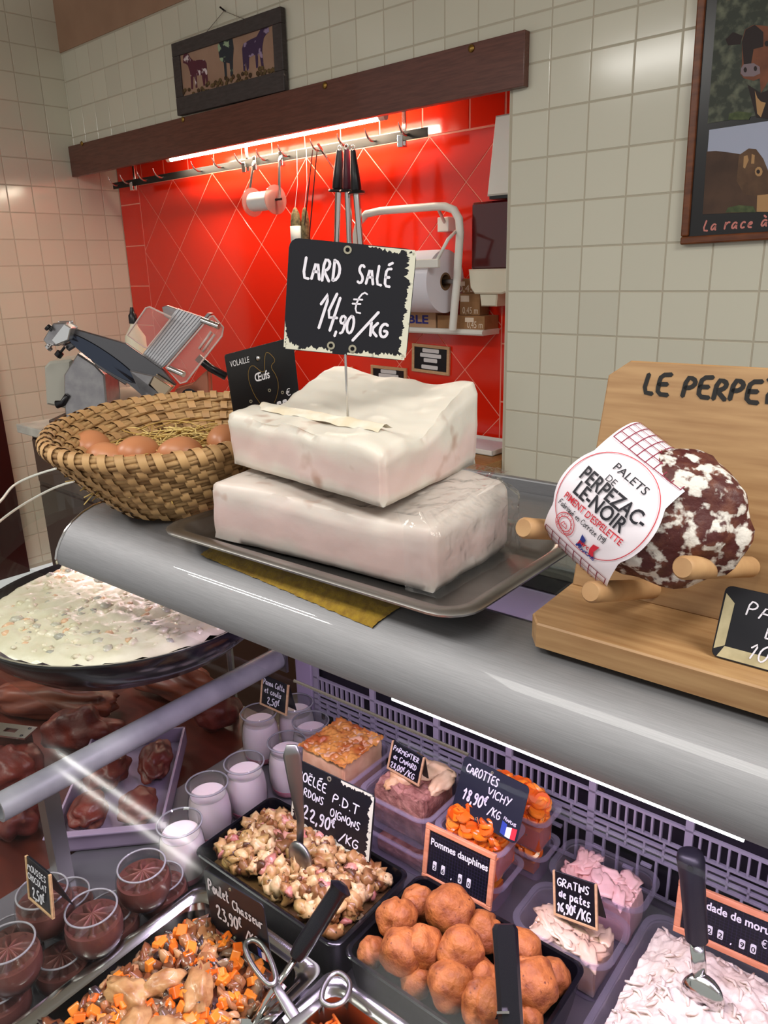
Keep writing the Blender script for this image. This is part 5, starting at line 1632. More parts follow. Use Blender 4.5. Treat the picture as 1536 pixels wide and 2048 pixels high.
p = at(22, 1457, Z=.87)  # bright plate-shaped reflection built as a solid piece on an added post
t = thing('plate_reflection', 'small bright reflection of a slotted plate, built as a steel piece', 'plate', T(p.x, p.y, .788) @ RZ(.45))
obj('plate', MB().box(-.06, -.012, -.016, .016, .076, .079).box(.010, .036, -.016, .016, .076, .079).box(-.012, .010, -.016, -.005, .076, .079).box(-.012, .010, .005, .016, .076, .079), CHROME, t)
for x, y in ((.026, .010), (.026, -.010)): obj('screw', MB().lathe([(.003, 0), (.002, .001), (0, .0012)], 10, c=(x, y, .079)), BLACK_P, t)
obj('added_post', MB().box(-.05, .03, -.008, .008, 0, .0755), mat('added_post_brown', (70, 30, 22), .5), t)


# ---- trays
def open_tray(name, label, cat, x0, x1, y0, y1, z0, z1, m_, r=.014, wall=.0035, slope=.010, lip=.004, group=None):
    t_ = thing(name, label, cat, loc=(x0, y0, z0)); w_, d_, h_ = x1 - x0, y1 - y0, z1 - z0
    R_ = lambda i, z, rr: rring(i, w_ - i, i, d_ - i, rr, z)
    rg = [R_(slope, 0, r * .7), R_(slope * .6, h_ * .3, r * .8), R_(0.0, h_ - lip, r), R_(-lip * .4, h_ - lip * .3, r), R_(0, h_, r), R_(wall, h_ - .0006, r - wall * .6), R_(slope * .6 + wall, h_ * .3, r * .7), R_(slope + wall, wall, r * .5)]
    obj('tray_body', loft(rg, True, True), m_, t_, smooth=40)
    return t_


def gn_tray(name, label, x0, x1, y0, y1, z0, z1):
    t_ = thing(name, label, 'tray', loc=(x0, y0, z0)); w_, d_, h_ = x1 - x0, y1 - y0, z1 - z0
    R_ = lambda i, z, rr: rring(i, w_ - i, i, d_ - i, rr, z)
    rg = [R_(0, h_ - .004, .012), R_(0, h_, .012), R_(.010, h_, .016), R_(.013, h_ - .003, .018), R_(.016, h_ - .004, .020), R_(.020, h_ * .2, .022), R_(.026, .002, .018)]
    obj('tray_body', loft(rg, False, True), CHROME, t_, smooth=40)
    obj('tray_shell', loft([R_(.012, h_ - .004, .016), R_(.016, .003, .018), R_(.02, 0, .016)], False, True, True), STEEL_D, t_, smooth=40)
    return t_


def pile_top(u, v, h): return h * (1 - (2 * u - 1) ** 4 * .6) * (1 - (2 * v - 1) ** 4 * .6)


open_tray('black_tray', 'black melamine tray full of fried potato pieces', 'tray', -.689, -.452, .453, .586, ZD, .866, BLACK_M)
open_tray('black_tray', 'black melamine tray full of round potato puffs', 'tray', -.443, -.233, .455, .594, ZD, .866, BLACK_M)
# fried potatoes
x0, x1, y0, y1 = -.674, -.467, .468, .572
t = thing('fried_potatoes', 'heap of fried diced potatoes with bacon and onions in the black tray', 'potatoes', loc=((x0 + x1) / 2, (y0 + y1) / 2, ZD + .006))
rnd = random.Random(21)
kinds = [('potato_dice', [(204, 170, 122), (168, 126, 78), (212, 182, 138), (138, 94, 56), (190, 150, 102), (172, 138, 84)], 360, (.0062, .0120)), ('bacon_bits', [(206, 138, 130), (160, 86, 84), (200, 140, 126)], 70, (.005, .010)), ('fried_onions', [(140, 90, 50), (104, 64, 36), (170, 124, 78), (84, 48, 28)], 200, (.004, .009))]
for nm, cols, cnt, (s0, s1) in kinds:
    mb = MB()
    for k in range(cnt):
        u, v = rnd.uniform(.01, .99), rnd.uniform(.01, .99); s = rnd.uniform(s0, s1)
        z = .050 + pile_top(u, v, .018) + rnd.uniform(-.012, .004)
        rot = Matrix.Rotation(rnd.uniform(0, 6), 3, Vector((rnd.uniform(-1, 1), rnd.uniform(-1, 1), rnd.uniform(-1, 1))).normalized())
        mb.blob(((u - .5) * (x1 - x0), (v - .5) * (y1 - y0), z), (s, s * rnd.uniform(.6, 1), s * rnd.uniform(.45, .8)), k + len(nm), .75, 2.2, 2, rot)
    obj(nm, mb, mat(nm, (255, 255, 255), .4, col2=(190, 150, 110), scale=110, ramp=(.45, .75), island=cols, bump=.4, bscale=160, coat=.25, spots=(64, 52, 30), sscale=170, sthr=(.66, .70)), t, smooth=True, kind='stuff')
obj('potato_bed', MB().box(-(x1 - x0) / 2 + .002, (x1 - x0) / 2 - .002, -(y1 - y0) / 2 + .002, (y1 - y0) / 2 - .002, -.001, .040), mat('potato_bed', (136, 98, 58), .6, col2=(90, 60, 36), scale=60), t)

# potato puffs
PUFF = mat('fried_crust', (178, 106, 52), .58, col2=(124, 62, 30), scale=70, detail=8, ramp=(.36, .68), spots=(96, 44, 24), sscale=190, sthr=(.64, .72), bump=.85, bscale=240, bdist=.0018, objrand=.08)
PU = [(783, 1832, 42, .880), (837, 1807, 36, .868), (900, 1820, 50, .884), (843, 1895, 44, .880), (921, 1902, 48, .886), (785, 1921, 46, .880), (736, 1905, 30, .862), (824, 1970, 35, .862), (889, 1986, 49, .876), (964, 1863, 42, .868), (1051, 1889, 43, .872), (960, 1957, 40, .868), (1087, 1983, 54, .878), (960, 2022, 50, .880), (1126, 1965, 36, .862), (1055, 2040, 35, .862)]
for k, (u, v, r_, z) in enumerate(PU):
    p = at(u, v, Z=z); D = (p - EYE).dot(CF); R_ = .98 * r_ * D / FPX
    p.x = min(max(p.x, -.436 + R_), -.240 - R_ * .9); p.y = min(max(p.y, .462 + R_ * .9), .588 - R_)
    rot = Matrix.Rotation(k * 1.7, 3, 'Z') @ Matrix.Rotation(k * .9, 3, 'X')
    mb = MB(); v0, f0 = ico(4); vv = []
    for q in v0:
        cr_ = abs(q.x * .8 + q.y * .3 + .12 * sin(4 * q.z + k))                  # seam dent
        kk = 1 + .16 * noise.noise(q * 1.4 + Vector((k * 3.1, 0, 0))) + .06 * noise.noise(q * 2.6 + Vector((0, k, 0))) + .012 * noise.noise(q * 9 + Vector((0, k, 0))) - (.20 * math.exp(-(cr_ / .10) ** 2) if (q.z > 0 and k % 3 != 2) else 0)
        vv.append(rot @ (q * R_ * kk) * (1 if k % 2 else 1.0))
    mb.add(vv, f0)
    o = obj('potato_puff', mb, PUFF, loc=p, smooth=True)
    tag(o, 'golden brown round potato puff in the black tray', 'potato puff', 'potato puffs in the black tray')

# chicken stew
cx0_, cx1_, cy0_, cy1_ = -.655, -.452, .140, .437
gn_tray('steel_tray', 'deep steel serving tray of chicken stew with carrots beside the mousse pots', cx0_, cx1_, cy0_, cy1_, ZD, .852)
t = thing('chicken_stew', 'chicken stew with carrot dice and mushrooms in the deep steel tray', 'stew', loc=((cx0_ + cx1_) / 2, (cy0_ + cy1_) / 2, ZD + .004))
W_, H_ = (cx1_ - cx0_) - .058, (cy1_ - cy0_) - .058
rnd = random.Random(33)


def stew_z(u, v): return .034 + pile_top(u, v, .020) * (.35 + .65 * min(1, max(0, (1.05 - u) * 2.2)))


obj('sauce', MB().grid(lambda a, b: Vector(((a - .5) * W_, (b - .5) * H_, stew_z(a, b) - .006 + .003 * noise.noise(Vector((a * 9, b * 14, 0))))), 30, 50), mat('brown_sauce', (120, 62, 34), .2, col2=(92, 44, 26), scale=20, coat=.5), t, smooth=True)
mb = MB()
for k in range(150):
    u, v = rnd.uniform(.04, .96), rnd.uniform(.04, .97); s = rnd.uniform(.0056, .0092)
    rot = Matrix.Rotation(rnd.uniform(0, 6), 4, Vector((rnd.uniform(-1, 1), rnd.uniform(-1, 1), 1)).normalized())
    mb.cbox((0, 0, 0), (s * 1.5, s * 1.25, s), T((u - .5) * W_, (v - .5) * H_, stew_z(u, v) + rnd.uniform(-.001, .007)) @ rot)
obj('carrot_dice', mb, mat('carrot_dice', (232, 112, 24), .35, island=[(236, 120, 30), (222, 96, 20), (240, 134, 44)], coat=.3), t, bevel=.0012, kind='stuff')
for nm, cols, cnt, sz in (('onion_pieces', [(170, 112, 74), (140, 84, 54), (118, 66, 40), (190, 140, 98)], 260, (.006, .013)), ('mushroom_pieces', [(112, 84, 66), (72, 50, 44), (138, 108, 84), (54, 38, 38)], 150, (.007, .013))):
    mb = MB()
    for k in range(cnt):
        u, v = rnd.uniform(.03, .97), rnd.uniform(.03, .97); s = rnd.uniform(*sz)
        rot = Matrix.Rotation(rnd.uniform(0, 6), 3, Vector((rnd.uniform(-1, 1), rnd.uniform(-1, 1), rnd.uniform(-.3, 1))).normalized())
        mb.blob(((u - .5) * W_, (v - .5) * H_, stew_z(u, v) + rnd.uniform(-.005, .003)), (s, s * .6, s * .38), k, .75, 2.2, 2, rot)
    obj(nm, mb, mat(nm, cols[0], .25, island=cols, coat=.4, bump=.2, bscale=90), t, smooth=True, kind='stuff')
for k, (u, v, s, a) in enumerate(((.42, .62, (.024, .013, .011), 1.0), (.30, .50, (.026, .014, .012), .3), (.55, .42, (.026, .014, .012), 1.9), (.35, .25, (.028, .015, .012), .8), (.65, .70, (.028, .015, .013), 2.4), (.75, .5, (.03, .016, .012), .4))):
    obj('chicken_piece', MB().blob(((u - .5) * W_, (v - .5) * H_, stew_z(u, v) + .003), s, k + 60, .55, 2.4, 3, Matrix.Rotation(a, 3, 'Z')), mat('braised_chicken', (204, 156, 106), .4, col2=(158, 104, 62), scale=60, coat=.2, bump=.8, bscale=120), t, smooth=True)

# second steel tray with grated carrots
gn_tray('steel_tray', 'steel serving tray of grated carrots in front of the potato puffs', -.448, -.225, .150, .442, ZD, .852)
t = thing('grated_carrots', 'orange grated carrot salad in the steel tray', 'salad', loc=(-.337, .29, ZD + .005))
mb = MB(); rnd = random.Random(8)
for k in range(420):
    x, y = rnd.uniform(-.078, .078), rnd.uniform(-.108, .118); a = rnd.uniform(0, pi); L_ = rnd.uniform(.006, .014)
    z = .034 + .012 * (1 - (x / .09) ** 2) + rnd.uniform(-.004, .003)
    mb.tube([(x - L_ * cos(a), y - L_ * sin(a), z), (x, y, z + .003), (x + L_ * cos(a), y + L_ * sin(a), z)], .0016, 5)
mb.box(-.080, .080, -.110, .120, 0, .032)
obj('carrot_shreds', mb, mat('carrot_shreds', (226, 96, 26), .4, island=[(232, 104, 30), (214, 82, 20), (240, 124, 44)], coat=.3), t, smooth=True, kind='stuff')

# ---- clear tubs
TUB = clear_mat('cloudy_plastic', (240, 236, 246), .12, haze=.22, hazecol=(236, 226, 246))
TUBC = clear_mat('clear_tub_plastic', (246, 244, 250), .06, haze=.08, hazecol=(240, 232, 250))


def tub(label, x0, x1, y0, y1, z0, z1, m_=None, r=.016, group=None):
    t_ = thing('plastic_tub', label, 'tub', loc=(x0, y0, z0), group=group); w_, d_, h_ = x1 - x0, y1 - y0, z1 - z0
    R_ = lambda i, z, rr: rring(i, w_ - i, i, d_ - i, rr, z)
    obj('tub_body', loft([R_(.010, .0, r * .7), R_(.004, h_ - .004, r), R_(.003, h_ - .002, r)], True), m_ or TUB, t_, smooth=40)
    obj('tub_rim', loft([R_(.004, h_ - .003, r), R_(-.003, h_ - .002, r + .003), R_(-.003, h_, r + .003), R_(.003, h_, r)], False, False), m_ or TUB, t_, smooth=30)
    return t_


def slab_food(name, label, cat, x0, x1, y0, y1, z0, z1, m_, amp=.004, seed=1, parts=None, nu=36):
    t_ = thing(name, label, cat, loc=((x0 + x1) / 2, (y0 + y1) / 2, z0)); w_, d_ = (x1 - x0) / 2, (y1 - y0) / 2
    f_ = lambda s, q: (z1 - z0) + amp * noise.noise(Vector((s * 7, q * 7, seed))) + amp * .6 * noise.noise(Vector((s * 19, q * 19, seed)))
    obj(name + '_body', slab((-w_, -d_, 0), (w_, -d_, 0), (w_, d_, 0), (-w_, d_, 0), 0.0, f_, nu=nu, nv=nu, nz=6, amp=amp * .6, seed=seed, rnd_=.003), m_, t_, smooth=60)
    return t_


FL = ZD + .001
tub('clear plastic tub holding the browned gratin slice', -.695, -.588, .625, .735, .846, .900)
tub('clear plastic tub under the tub with the gratin slice', -.695, -.588, .625, .735, FL, .8455)
tub('cloudy plastic tub holding the duck parmentier', -.572, -.462, .632, .732, .846, .900)
tub('cloudy plastic tub under the duck parmentier tub', -.572, -.462, .632, .732, FL, .8455)
TART = mat('browned_gratin', (206, 142, 70), .4, col2=(160, 78, 34), scale=40, ramp=(.4, .62), coat=.3, bump=.6, bscale=50, bdist=.003)
t = slab_food('gratin_slice', 'golden browned cheese gratin slice in the clear tub', 'gratin', -.681, -.602, .639, .721, .850, .918, mat('gratin_side', (220, 176, 140), .45, col2=(204, 150, 116), scale=40, bump=.4, bscale=60), .004, 3)
mb = MB().grid(lambda a, b: Vector(((a - .5) * .086 + .0015 * noise.noise(Vector((a * 20, b * 20, 0))), (b - .5) * .088, .0690 + .004 * noise.noise(Vector((a * 7, b * 7, 3))) + .003 * noise.noise(Vector((a * 19, b * 19, 7))))), 50, 50)
obj('browned_crust', mb, TART, t, smooth=True)
t = slab_food('duck_parmentier', 'duck parmentier of shredded meat with mashed potato top in the tub', 'parmentier', -.557, -.477, .647, .717, .850, .910, mat('shredded_duck', (178, 126, 112), .5, col2=(128, 80, 72), scale=90, bump=1.0, bscale=120, bdist=.003), .005, 6)
for k, (x, y, s) in enumerate(((-.012, .022, (.030, .024, .010)), (.018, .03, (.026, .014, .010)), (-.016, -.004, (.018, .016, .009)), (.034, .016, (.012, .026, .009)), (-.018, -.022, (.008, .014, .006)))):
    obj('mash_topping', MB().blob((x, y, .062), s, k + 5, .4, 2, 3), mat('mash_topping', (232, 204, 168), .45, col2=(204, 156, 110), scale=30, bump=.4, bscale=60), t, smooth=True)
o_ = slab_food('parmentier_layer', 'meat layer in the lower cloudy tub under the duck parmentier', 'parmentier', -.556, -.478, .648, .716, FL + .002, .828, mat('shredded_duck', (0, 0, 0)), .003, 8)
# glazed carrots
CARR = mat('glazed_carrot', (240, 118, 22), .3, island=[(242, 126, 30), (228, 100, 18), (246, 140, 48), (214, 88, 20)], coat=.5, spots=(70, 90, 30), sscale=160, sthr=(.70, .73))


def carrots(label, x0, x1, y0, y1, z0, z1, cnt, seed):
    t_ = thing('glazed_carrots', label, 'carrots', loc=((x0 + x1) / 2, (y0 + y1) / 2, z0)); r_ = random.Random(seed)
    mb = MB()
    for k in range(cnt):
        u, v = r_.uniform(.06, .94), r_.uniform(.06, .94); s = r_.uniform(.0075, .0112)
        rot = Matrix.Rotation(r_.uniform(-1.3, 1.3), 4, Vector((r_.uniform(-1, 1), r_.uniform(-1, 1), 0)).normalized())
        mb.lathe([(0, -.0022), (s * .95, -.0022), (s, 0), (s * .92, .0022), (0, .0026)], 12, m=T((u - .5) * (x1 - x0), (v - .5) * (y1 - y0), (z1 - z0) * r_.uniform(.5, 1.05) + pile_top(u, v, .016)) @ rot)
    mb.box(-(x1 - x0) / 2, (x1 - x0) / 2, -(y1 - y0) / 2, (y1 - y0) / 2, 0, (z1 - z0) * .55)
    obj('carrot_slices', mb, CARR, t_, smooth=40, kind='stuff')


for k, (x0, x1, y0, y1, nm) in enumerate(((-.456, -.364, .640, .706, 'nearer'), (-.446, -.346, .716, .768, 'rear'))):
    wd = ['beside the duck parmentier', 'against the lilac grille'][k]
    tub('cloudy tub of glazed carrots on top of its stack ' + wd, x0, x1, y0, y1, .846, .897, r=.012)
    tub('cloudy tub of glazed carrots at the bottom of its stack ' + wd, x0, x1, y0, y1, FL, .8455, r=.012)
    carrots('glazed carrot slices heaped in the upper tub ' + wd, x0 + .010, x1 - .010, y0 + .010, y1 - .010, .8485, .902, 200, k)
    carrots('glazed carrot slices in the lower tub ' + wd, x0 + .020, x1 - .020, y0 + .018, y1 - .018, FL + .002, .832, 60, k + 5)
# pasta gratins
GRA = mat('pasta_gratin', (222, 194, 170), .35, col2=(206, 166, 140), scale=22, spots=(196, 134, 84), sscale=20, sthr=(.60, .70), bump=.5, bscale=40, bdist=.003, coat=.3)
for k, (x0, x1, y0, y1, z1, lb_) in enumerate(((-.326, -.216, .600, .676, .862, 'nearer clear tub of pasta gratin behind the potato puffs'), (-.326, -.214, .686, .756, .868, 'rear clear tub of pasta gratin under the grille'))):
    tub(lb_, x0, x1, y0, y1, FL, z1, TUBC, r=.018)
    t = slab_food('pasta_gratin', ['creamy browned pasta gratin filling the nearer clear tub', 'pale pink pasta gratin filling the rear clear tub'][k], 'gratin', x0 + .014, x1 - .014, y0 + .014, y1 - .014, FL + .002, z1 - .014, GRA if k == 0 else mat('ham_gratin', (236, 190, 186), .4, col2=(222, 168, 160), scale=26, bump=.5, bscale=50), .004, 13 + k)
    rnd = random.Random(40 + k)
    mb = MB()
    for i in range(16):
        mb.blob((rnd.uniform(-.036, .036), rnd.uniform(-.02, .02), z1 - .014 - FL + rnd.uniform(-.001, .005)), (rnd.uniform(.010, .022), rnd.uniform(.006, .013), .0034), i, .8, 1.6, 3, Matrix.Rotation(rnd.uniform(0, 3), 3, 'Z'))
    obj('cream_folds', mb, GRA if k == 0 else mat('ham_gratin', (0, 0, 0)), t, smooth=True, kind='stuff')
# brandade
bx0, bx1, by0, by1 = -.208, .080, .470, .712
tub('large clear tub of white cod brandade beside the gratins', bx0, bx1, by0, by1, FL, .858, TUBC, r=.02)
t = thing('cod_brandade', 'heap of shredded white cod brandade in the large clear tub', 'brandade', loc=((bx0 + bx1) / 2, (by0 + by1) / 2, FL + .002))


def br_z(a, b):
    e = min(a, 1 - a, b, 1 - b)
    return .046 + .028 * min(1, e / .16) + .006 * noise.noise(Vector((a * 11, b * 10, 0))) + .0045 * noise.noise(Vector((a * 34, b * 30, 4))) + .0025 * noise.noise(Vector((a * 80, b * 70, 9)))


wB, hB = bx1 - bx0 - .022, by1 - by0 - .022
BRA = mat('white_brandade', (222, 208, 194), .45, col2=(204, 184, 168), scale=30, bump=.7, bscale=90, bdist=.003, coat=.15)
obj('brandade_top', MB().grid(lambda a, b: Vector(((a - .5) * wB, (b - .5) * hB, br_z(a, b))), 130, 110), BRA, t, smooth=True)
obj('brandade_mass', MB().box(-wB / 2 + .004, wB / 2 - .004, -hB / 2 + .004, hB / 2 - .004, 0, .042), BRA, t)
mb = MB(); rnd = random.Random(50)
for k in range(260):
    a, b = rnd.uniform(.02, .98), rnd.uniform(.02, .98); d = rnd.uniform(0, pi); L_ = rnd.uniform(.004, .010)
    z = br_z(a, b) + .001; x, y = (a - .5) * wB, (b - .5) * hB
    mb.tube([(x - L_ * cos(d), y - L_ * sin(d), z - .001), (x, y, z + .002), (x + L_ * cos(d + .5), y + L_ * sin(d + .5), z)], [.0012, .002, .001], 5)
obj('cod_flakes', mb, BRA, t, smooth=True, kind='stuff')

# ---- panna cotta pots and chocolate mousse pots
JAR = clear_mat('jar_glass', (238, 240, 240), .02, ior=1.5)
PANNA = mat('panna_cotta', (244, 222, 226), .35, sss=.2)
COUL = mat('berry_coulis', (196, 110, 128), .3)
jarp = [(0, 0), (.024, 0), (.0275, .004), (.030, .02), (.0305, .04), (.028, .060), (.0255, .070), (.0262, .076), (.0282, .080), (.0288, .083), (.0272, .085)]
jm = mesh_of('jar_glass', MB().lathe(jarp + [(.0245, .083), (.0235, .070), (.026, .058)], 32), JAR, 40)
fm = mesh_of('cream', MB().lathe([(0, .012), (.0262, .012), (.0284, .022), (.0290, .04), (.0268, .059), (.0240, .067), (0, .0672)], 32), PANNA, 40)
cm = mesh_of('coulis', MB().lathe([(0, .002), (.0238, .002), (.0262, .006), (.0266, .0118), (0, .0119)], 32), COUL, 40)
rm = mesh_of('jar_rim', MB().tube([(.0282 * cos(2 * pi * i / 40), .0282 * sin(2 * pi * i / 40), .0830) for i in range(40)], .0013, 6, closed=True), mat('glass_rim_bright', (196, 190, 200), .1, trans=.5), True)
PJ = [(525, 1515), (592, 1490), (425, 1668), (497, 1622), (580, 1578), (388, 1768), (625, 1512)]
PL_ = ['right under the Panna Cotta slate', 'beside the lilac corner post, under the slate edge', 'at the rear corner of the fried potato tray', 'between the tray-corner pot and the steel spoon', 'half hidden behind the steel serving spoon', 'squeezed between the potato tray and the stew tray', 'against the gratin slice tub']
pts_ = []
for k, (u, v) in enumerate(PJ):
    p = at(u, v, Z=ZD)
    if k == 5: p = Vector((-.726, .462, ZD))
    p.y = min(p.y, .738)
    for q in pts_:
        d = p - q
        if 0 < d.length < .0615: p = q + d.normalized() * .0615
    pts_.append(p)
    t = thing('panna_cotta_pot', 'glass panna cotta pot ' + PL_[k], 'dessert pot', T(p.x, p.y, ZD + .0005), group='panna cotta pots in the case')
    obj('jar_glass', jm, JAR, t); obj('cream', fm, PANNA, t); obj('coulis', cm, COUL, t); obj('jar_rim', rm, None, t)
MOU = mat('chocolate_mousse', (122, 72, 66), .4, col2=(104, 58, 54), scale=30, bump=.2, bscale=60)
mp = [(0, 0), (.020, 0), (.026, .004), (.031, .016), (.0318, .026), (.030, .040), (.0272, .050)]
mj = mesh_of('jar_glass', MB().lathe(mp + [(.0256, .050), (.0284, .040)], 32), JAR, 40)
mr_ = mesh_of('jar_rim', MB().tube([(.0266 * cos(2 * pi * i / 40), .0266 * sin(2 * pi * i / 40), .0500) for i in range(40)], .0012, 6, closed=True), mat('glass_rim_bright', (0, 0, 0)), True)


def swirl(a, b):
    r = .0282 * b; an = a * 2 * pi
    z = .0335 + .010 * (1 - b) ** 1.4 + .0030 * cos(9 * an + 2.2 * b) * min(1, b * 2.5) * (1 - max(0, (b - .85) / .15))
    return Vector((r * cos(an), r * sin(an), z - (.012 if b > .98 else 0)))


mm_ = MB().grid(swirl, 108, 14, wrap=True)
mm_.lathe([(0, .0015), (.0185, .0015), (.0245, .005), (.0296, .0165), (.0302, .026), (.0292, .034)], 32)
mmm = mesh_of('mousse', mm_, MOU, 60)
MJ = [(-.682, .378, .8515), (-.672, .308, .8515), (-.738, .288, .8515), (-.700, .230, .8515), (-.700, .410, ZD), (-.706, .345, ZD), (-.700, .280, ZD), (-.712, .216, ZD), (-.768, .325, ZD), (-.765, .258, ZD), (-.716, .150, ZD)]
for k, (x, y, z) in enumerate(MJ):
    t = thing('mousse_pot', (['stacked chocolate mousse pot nearest the panna cotta', 'stacked chocolate mousse pot touching the stew tray rim', 'stacked chocolate mousse pot under the Mousses slate', 'stacked chocolate mousse pot with the widest open swirl beside the slate'] + ['glass pot of chocolate mousse in the bottom layer'] * 9)[k], 'dessert pot', T(x, y, z + .0006) @ RZ(k), group=['upper mousse pots', 'lower mousse pots'][k > 3])
    obj('jar_glass', mj, JAR, t); obj('mousse', mmm, MOU, t); obj('jar_rim', mr_, None, t)


# ---- price signs in the case
def sign(name, label, bl, br, tl, Yb, Yt, style, lines, Ybr=None):
    A1, B1, C1 = at(*bl, Y=Yb), at(*br, Y=Yb if Ybr is None else Ybr), at(*tl, Y=Yt)
    m, w, h = frame3(A1, B1, C1)
    t = thing(name, label, 'price sign', m)
    fw_ = .0
    if style == 'worn':
        slate_plate(t, w, h, .006)
        for p0, p1, d, s in (((w * .99, h * .03), (w * .99, h * .97), (-w * .06, 0), 1), ((w * .03, h * .008), (w * .97, h * .008), (0, h * .09), 2), ((w * .01, h * .03), (w * .01, h * .35), (w * .06, 0), 3), ((w * .6, h * .99), (w * .97, h * .99), (0, -h * .07), 4)): wornstrip(t, p0, p1, d, s)
        for x, z in ((.46, .93), (.38, .06), (.58, .06)): rivet(t, w * x, h * z, r=.0032)
    elif style == 'plain':
        slate_plate(t, w, h, .006, m=mat('slate_blue_black', (26, 28, 44), .45) if name == 'carrot_price_sign' else None)
        for x, z in ((.46, .93), (.40, .06), (.52, .05)): rivet(t, w * x, h * z, r=.0018)
    elif style == 'easel':                                    # small folding slate with a pale frame
        e = w * .05
        slate_plate(t, w, h, .002)
        fr_ = MB().box(0, e, -.0012, .002, 0, h).box(w - e, w, -.0012, .002, 0, h).box(e, w - e, -.0012, .002, 0, e)
        obj('sign_frame', fr_, PALE, t, bevel=.0004)
        obj('easel_leg', MB().add([(w * .02, .002, h * .98), (w * .98, .002, h * .98), (w * .98, .022, h * .06), (w * .02, .022, h * .06), (w * .02, .0032, h * .98), (w * .98, .0032, h * .98), (w * .98, .0234, h * .06), (w * .02, .0234, h * .06)], [(0, 1, 2, 3), (7, 6, 5, 4), (0, 4, 5, 1), (2, 6, 7, 3), (1, 5, 6, 2), (3, 7, 4, 0)]), SLATE, t)
    else:                                                     # printed panel in a salmon wood frame
        e = w * .065
        obj('sign_frame', MB().box(0, w, -.002, .003, 0, e).box(0, w, -.002, .003, h - e, h).box(0, e, -.002, .003, e, h - e).box(w - e, w, -.002, .003, e, h - e), mat('salmon_wood', (222, 148, 112), .5, col2=(204, 128, 92), scale=40, stretch=(1, 1, 6)), t, bevel=.001)
        obj('sign_plate', MB().box(e * .9, w - e * .9, 0, .002, e * .9, h - e * .9), SLATE, t)
        gl = MB()
        for i in range(1, 22): stroke(gl, [(e + (w - 2 * e) * i / 22, e), (e + (w - 2 * e) * i / 22, h - e)], .00025, -.0002)
        for i in range(1, 14): stroke(gl, [(e, e + (h - 2 * e) * i / 14), (w - e, e + (h - 2 * e) * i / 14)], .00025, -.0002)
        obj('grid_print', gl, mat('grid_violet', (58, 52, 82), .5), t)
    lt = MB(); nlt = 0
    for ln in lines:
        if ln[0] == 'print':
            _, tx, x, z, fit, b = ln
            typeset('lettering', tx, .012, WT, t, T(w * x, -.0008, h * z), bold=b, fit=w * fit)
        elif ln[0] == 'digits':
            _, tx, x, z, dx = ln
            for i, ch in enumerate(tx):
                if ch == ',':
                    hand(lt, ',', w * (x + dx * i), h * z, h * .10, h * .02, -.0007); nlt += 1; continue
                if ch == '_': continue
                xx, zz = w * (x + dx * i), h * z
                o = obj('price_window', MB().prism(round_rect(xx - w * .026, xx + w * .026, zz, zz + h * .16, .0012, 2), -.0008, 0), WT, t)
                typeset('digit', ch, .008, SLATE, o, T(xx - w * .018, -.0011, zz + h * .025), bold=.0001, fit=w * .036)
        else:
            tx, x, z, hh, wd, rs = ln
            hand(lt, tx, w * x, h * z, h * hh, h * hh * .16, -.0016 if style == 'easel' else -.0006, rise=rs, fit=w * wd, seed=len(tx)); nlt += 1
    if nlt: obj('lettering', lt, CHALK, t)
    return t, w, h


sign('potato_price_sign', 'black slate with worn white edge reading Poëlée P.D.T lardons oignons', (580, 1642), (739, 1729), (604, 1522), .560, .578, 'worn',
     [('POËLÉE', .07, .72, .14, .36, -.05), ('P.D.T', .52, .62, .13, .30, -.02), ('LARDONS', .05, .52, .12, .36, -.05), ('OIGNONS', .50, .41, .12, .36, -.03), ('22,90€', .16, .17, .19, .42, 0), ('/KG', .63, .12, .13, .22, 0)])
tg, w, h = sign('chicken_price_sign', 'black slate reading Poulet Chasseur clipped before the fried potatoes', (425, 1852), (544, 1932), (416, 1744), .404, .4045, 'plain',
     [('Poulet', .06, .68, .20, .34, -.05), ('Chasseur', .46, .60, .17, .48, -.05), ('23,90€', .14, .26, .22, .44, 0), ('/KG', .62, .22, .15, .20, 0)])
CH_ = (tg, w, h)
tg, w, h = sign('carrot_price_sign', 'blue-black slate with small flag reading Carottes Vichy', (903, 1616), (1031, 1690), (937, 1513), .664, .692, 'plain',
     [('CAROTTES', .08, .74, .15, .50, 0), ('VICHY', .46, .53, .14, .34, 0), ('18,90€', .12, .26, .21, .38, 0), ('/KG', .53, .24, .14, .18, 0)], Ybr=.648)


def flag(tg, w, h, x, z, s):
    for k, c in enumerate(((48, 70, 160), (240, 236, 244), (206, 48, 62))):
        x0, x1 = x + s * (k / 3), x + s * ((k + 1) / 3)
        top = s * (.62, .50, .58)[k]
        mb = MB().add([(x0, -.0007, z + (.05, 0, .0)[k] * s), (x1, -.0007, z + (0, 0, .05)[k] * s), (x1, -.0007, z + top + (.0, .08, .06)[k] * s), (x0, -.0007, z + top + (.08, 0, .0)[k] * s)], [(0, 1, 2, 3)])
        obj('flag_stripe', mb, mat('flag_paint_%d' % k, c, .5), tg)
    lt = MB(); hand(lt, 'FRANCAIS', x + s * .05, z + s * .78, s * .16, s * .03, -.0007, wid=.8, rise=-.1, slant=0); obj('flag_lettering', lt, CHALK, tg)


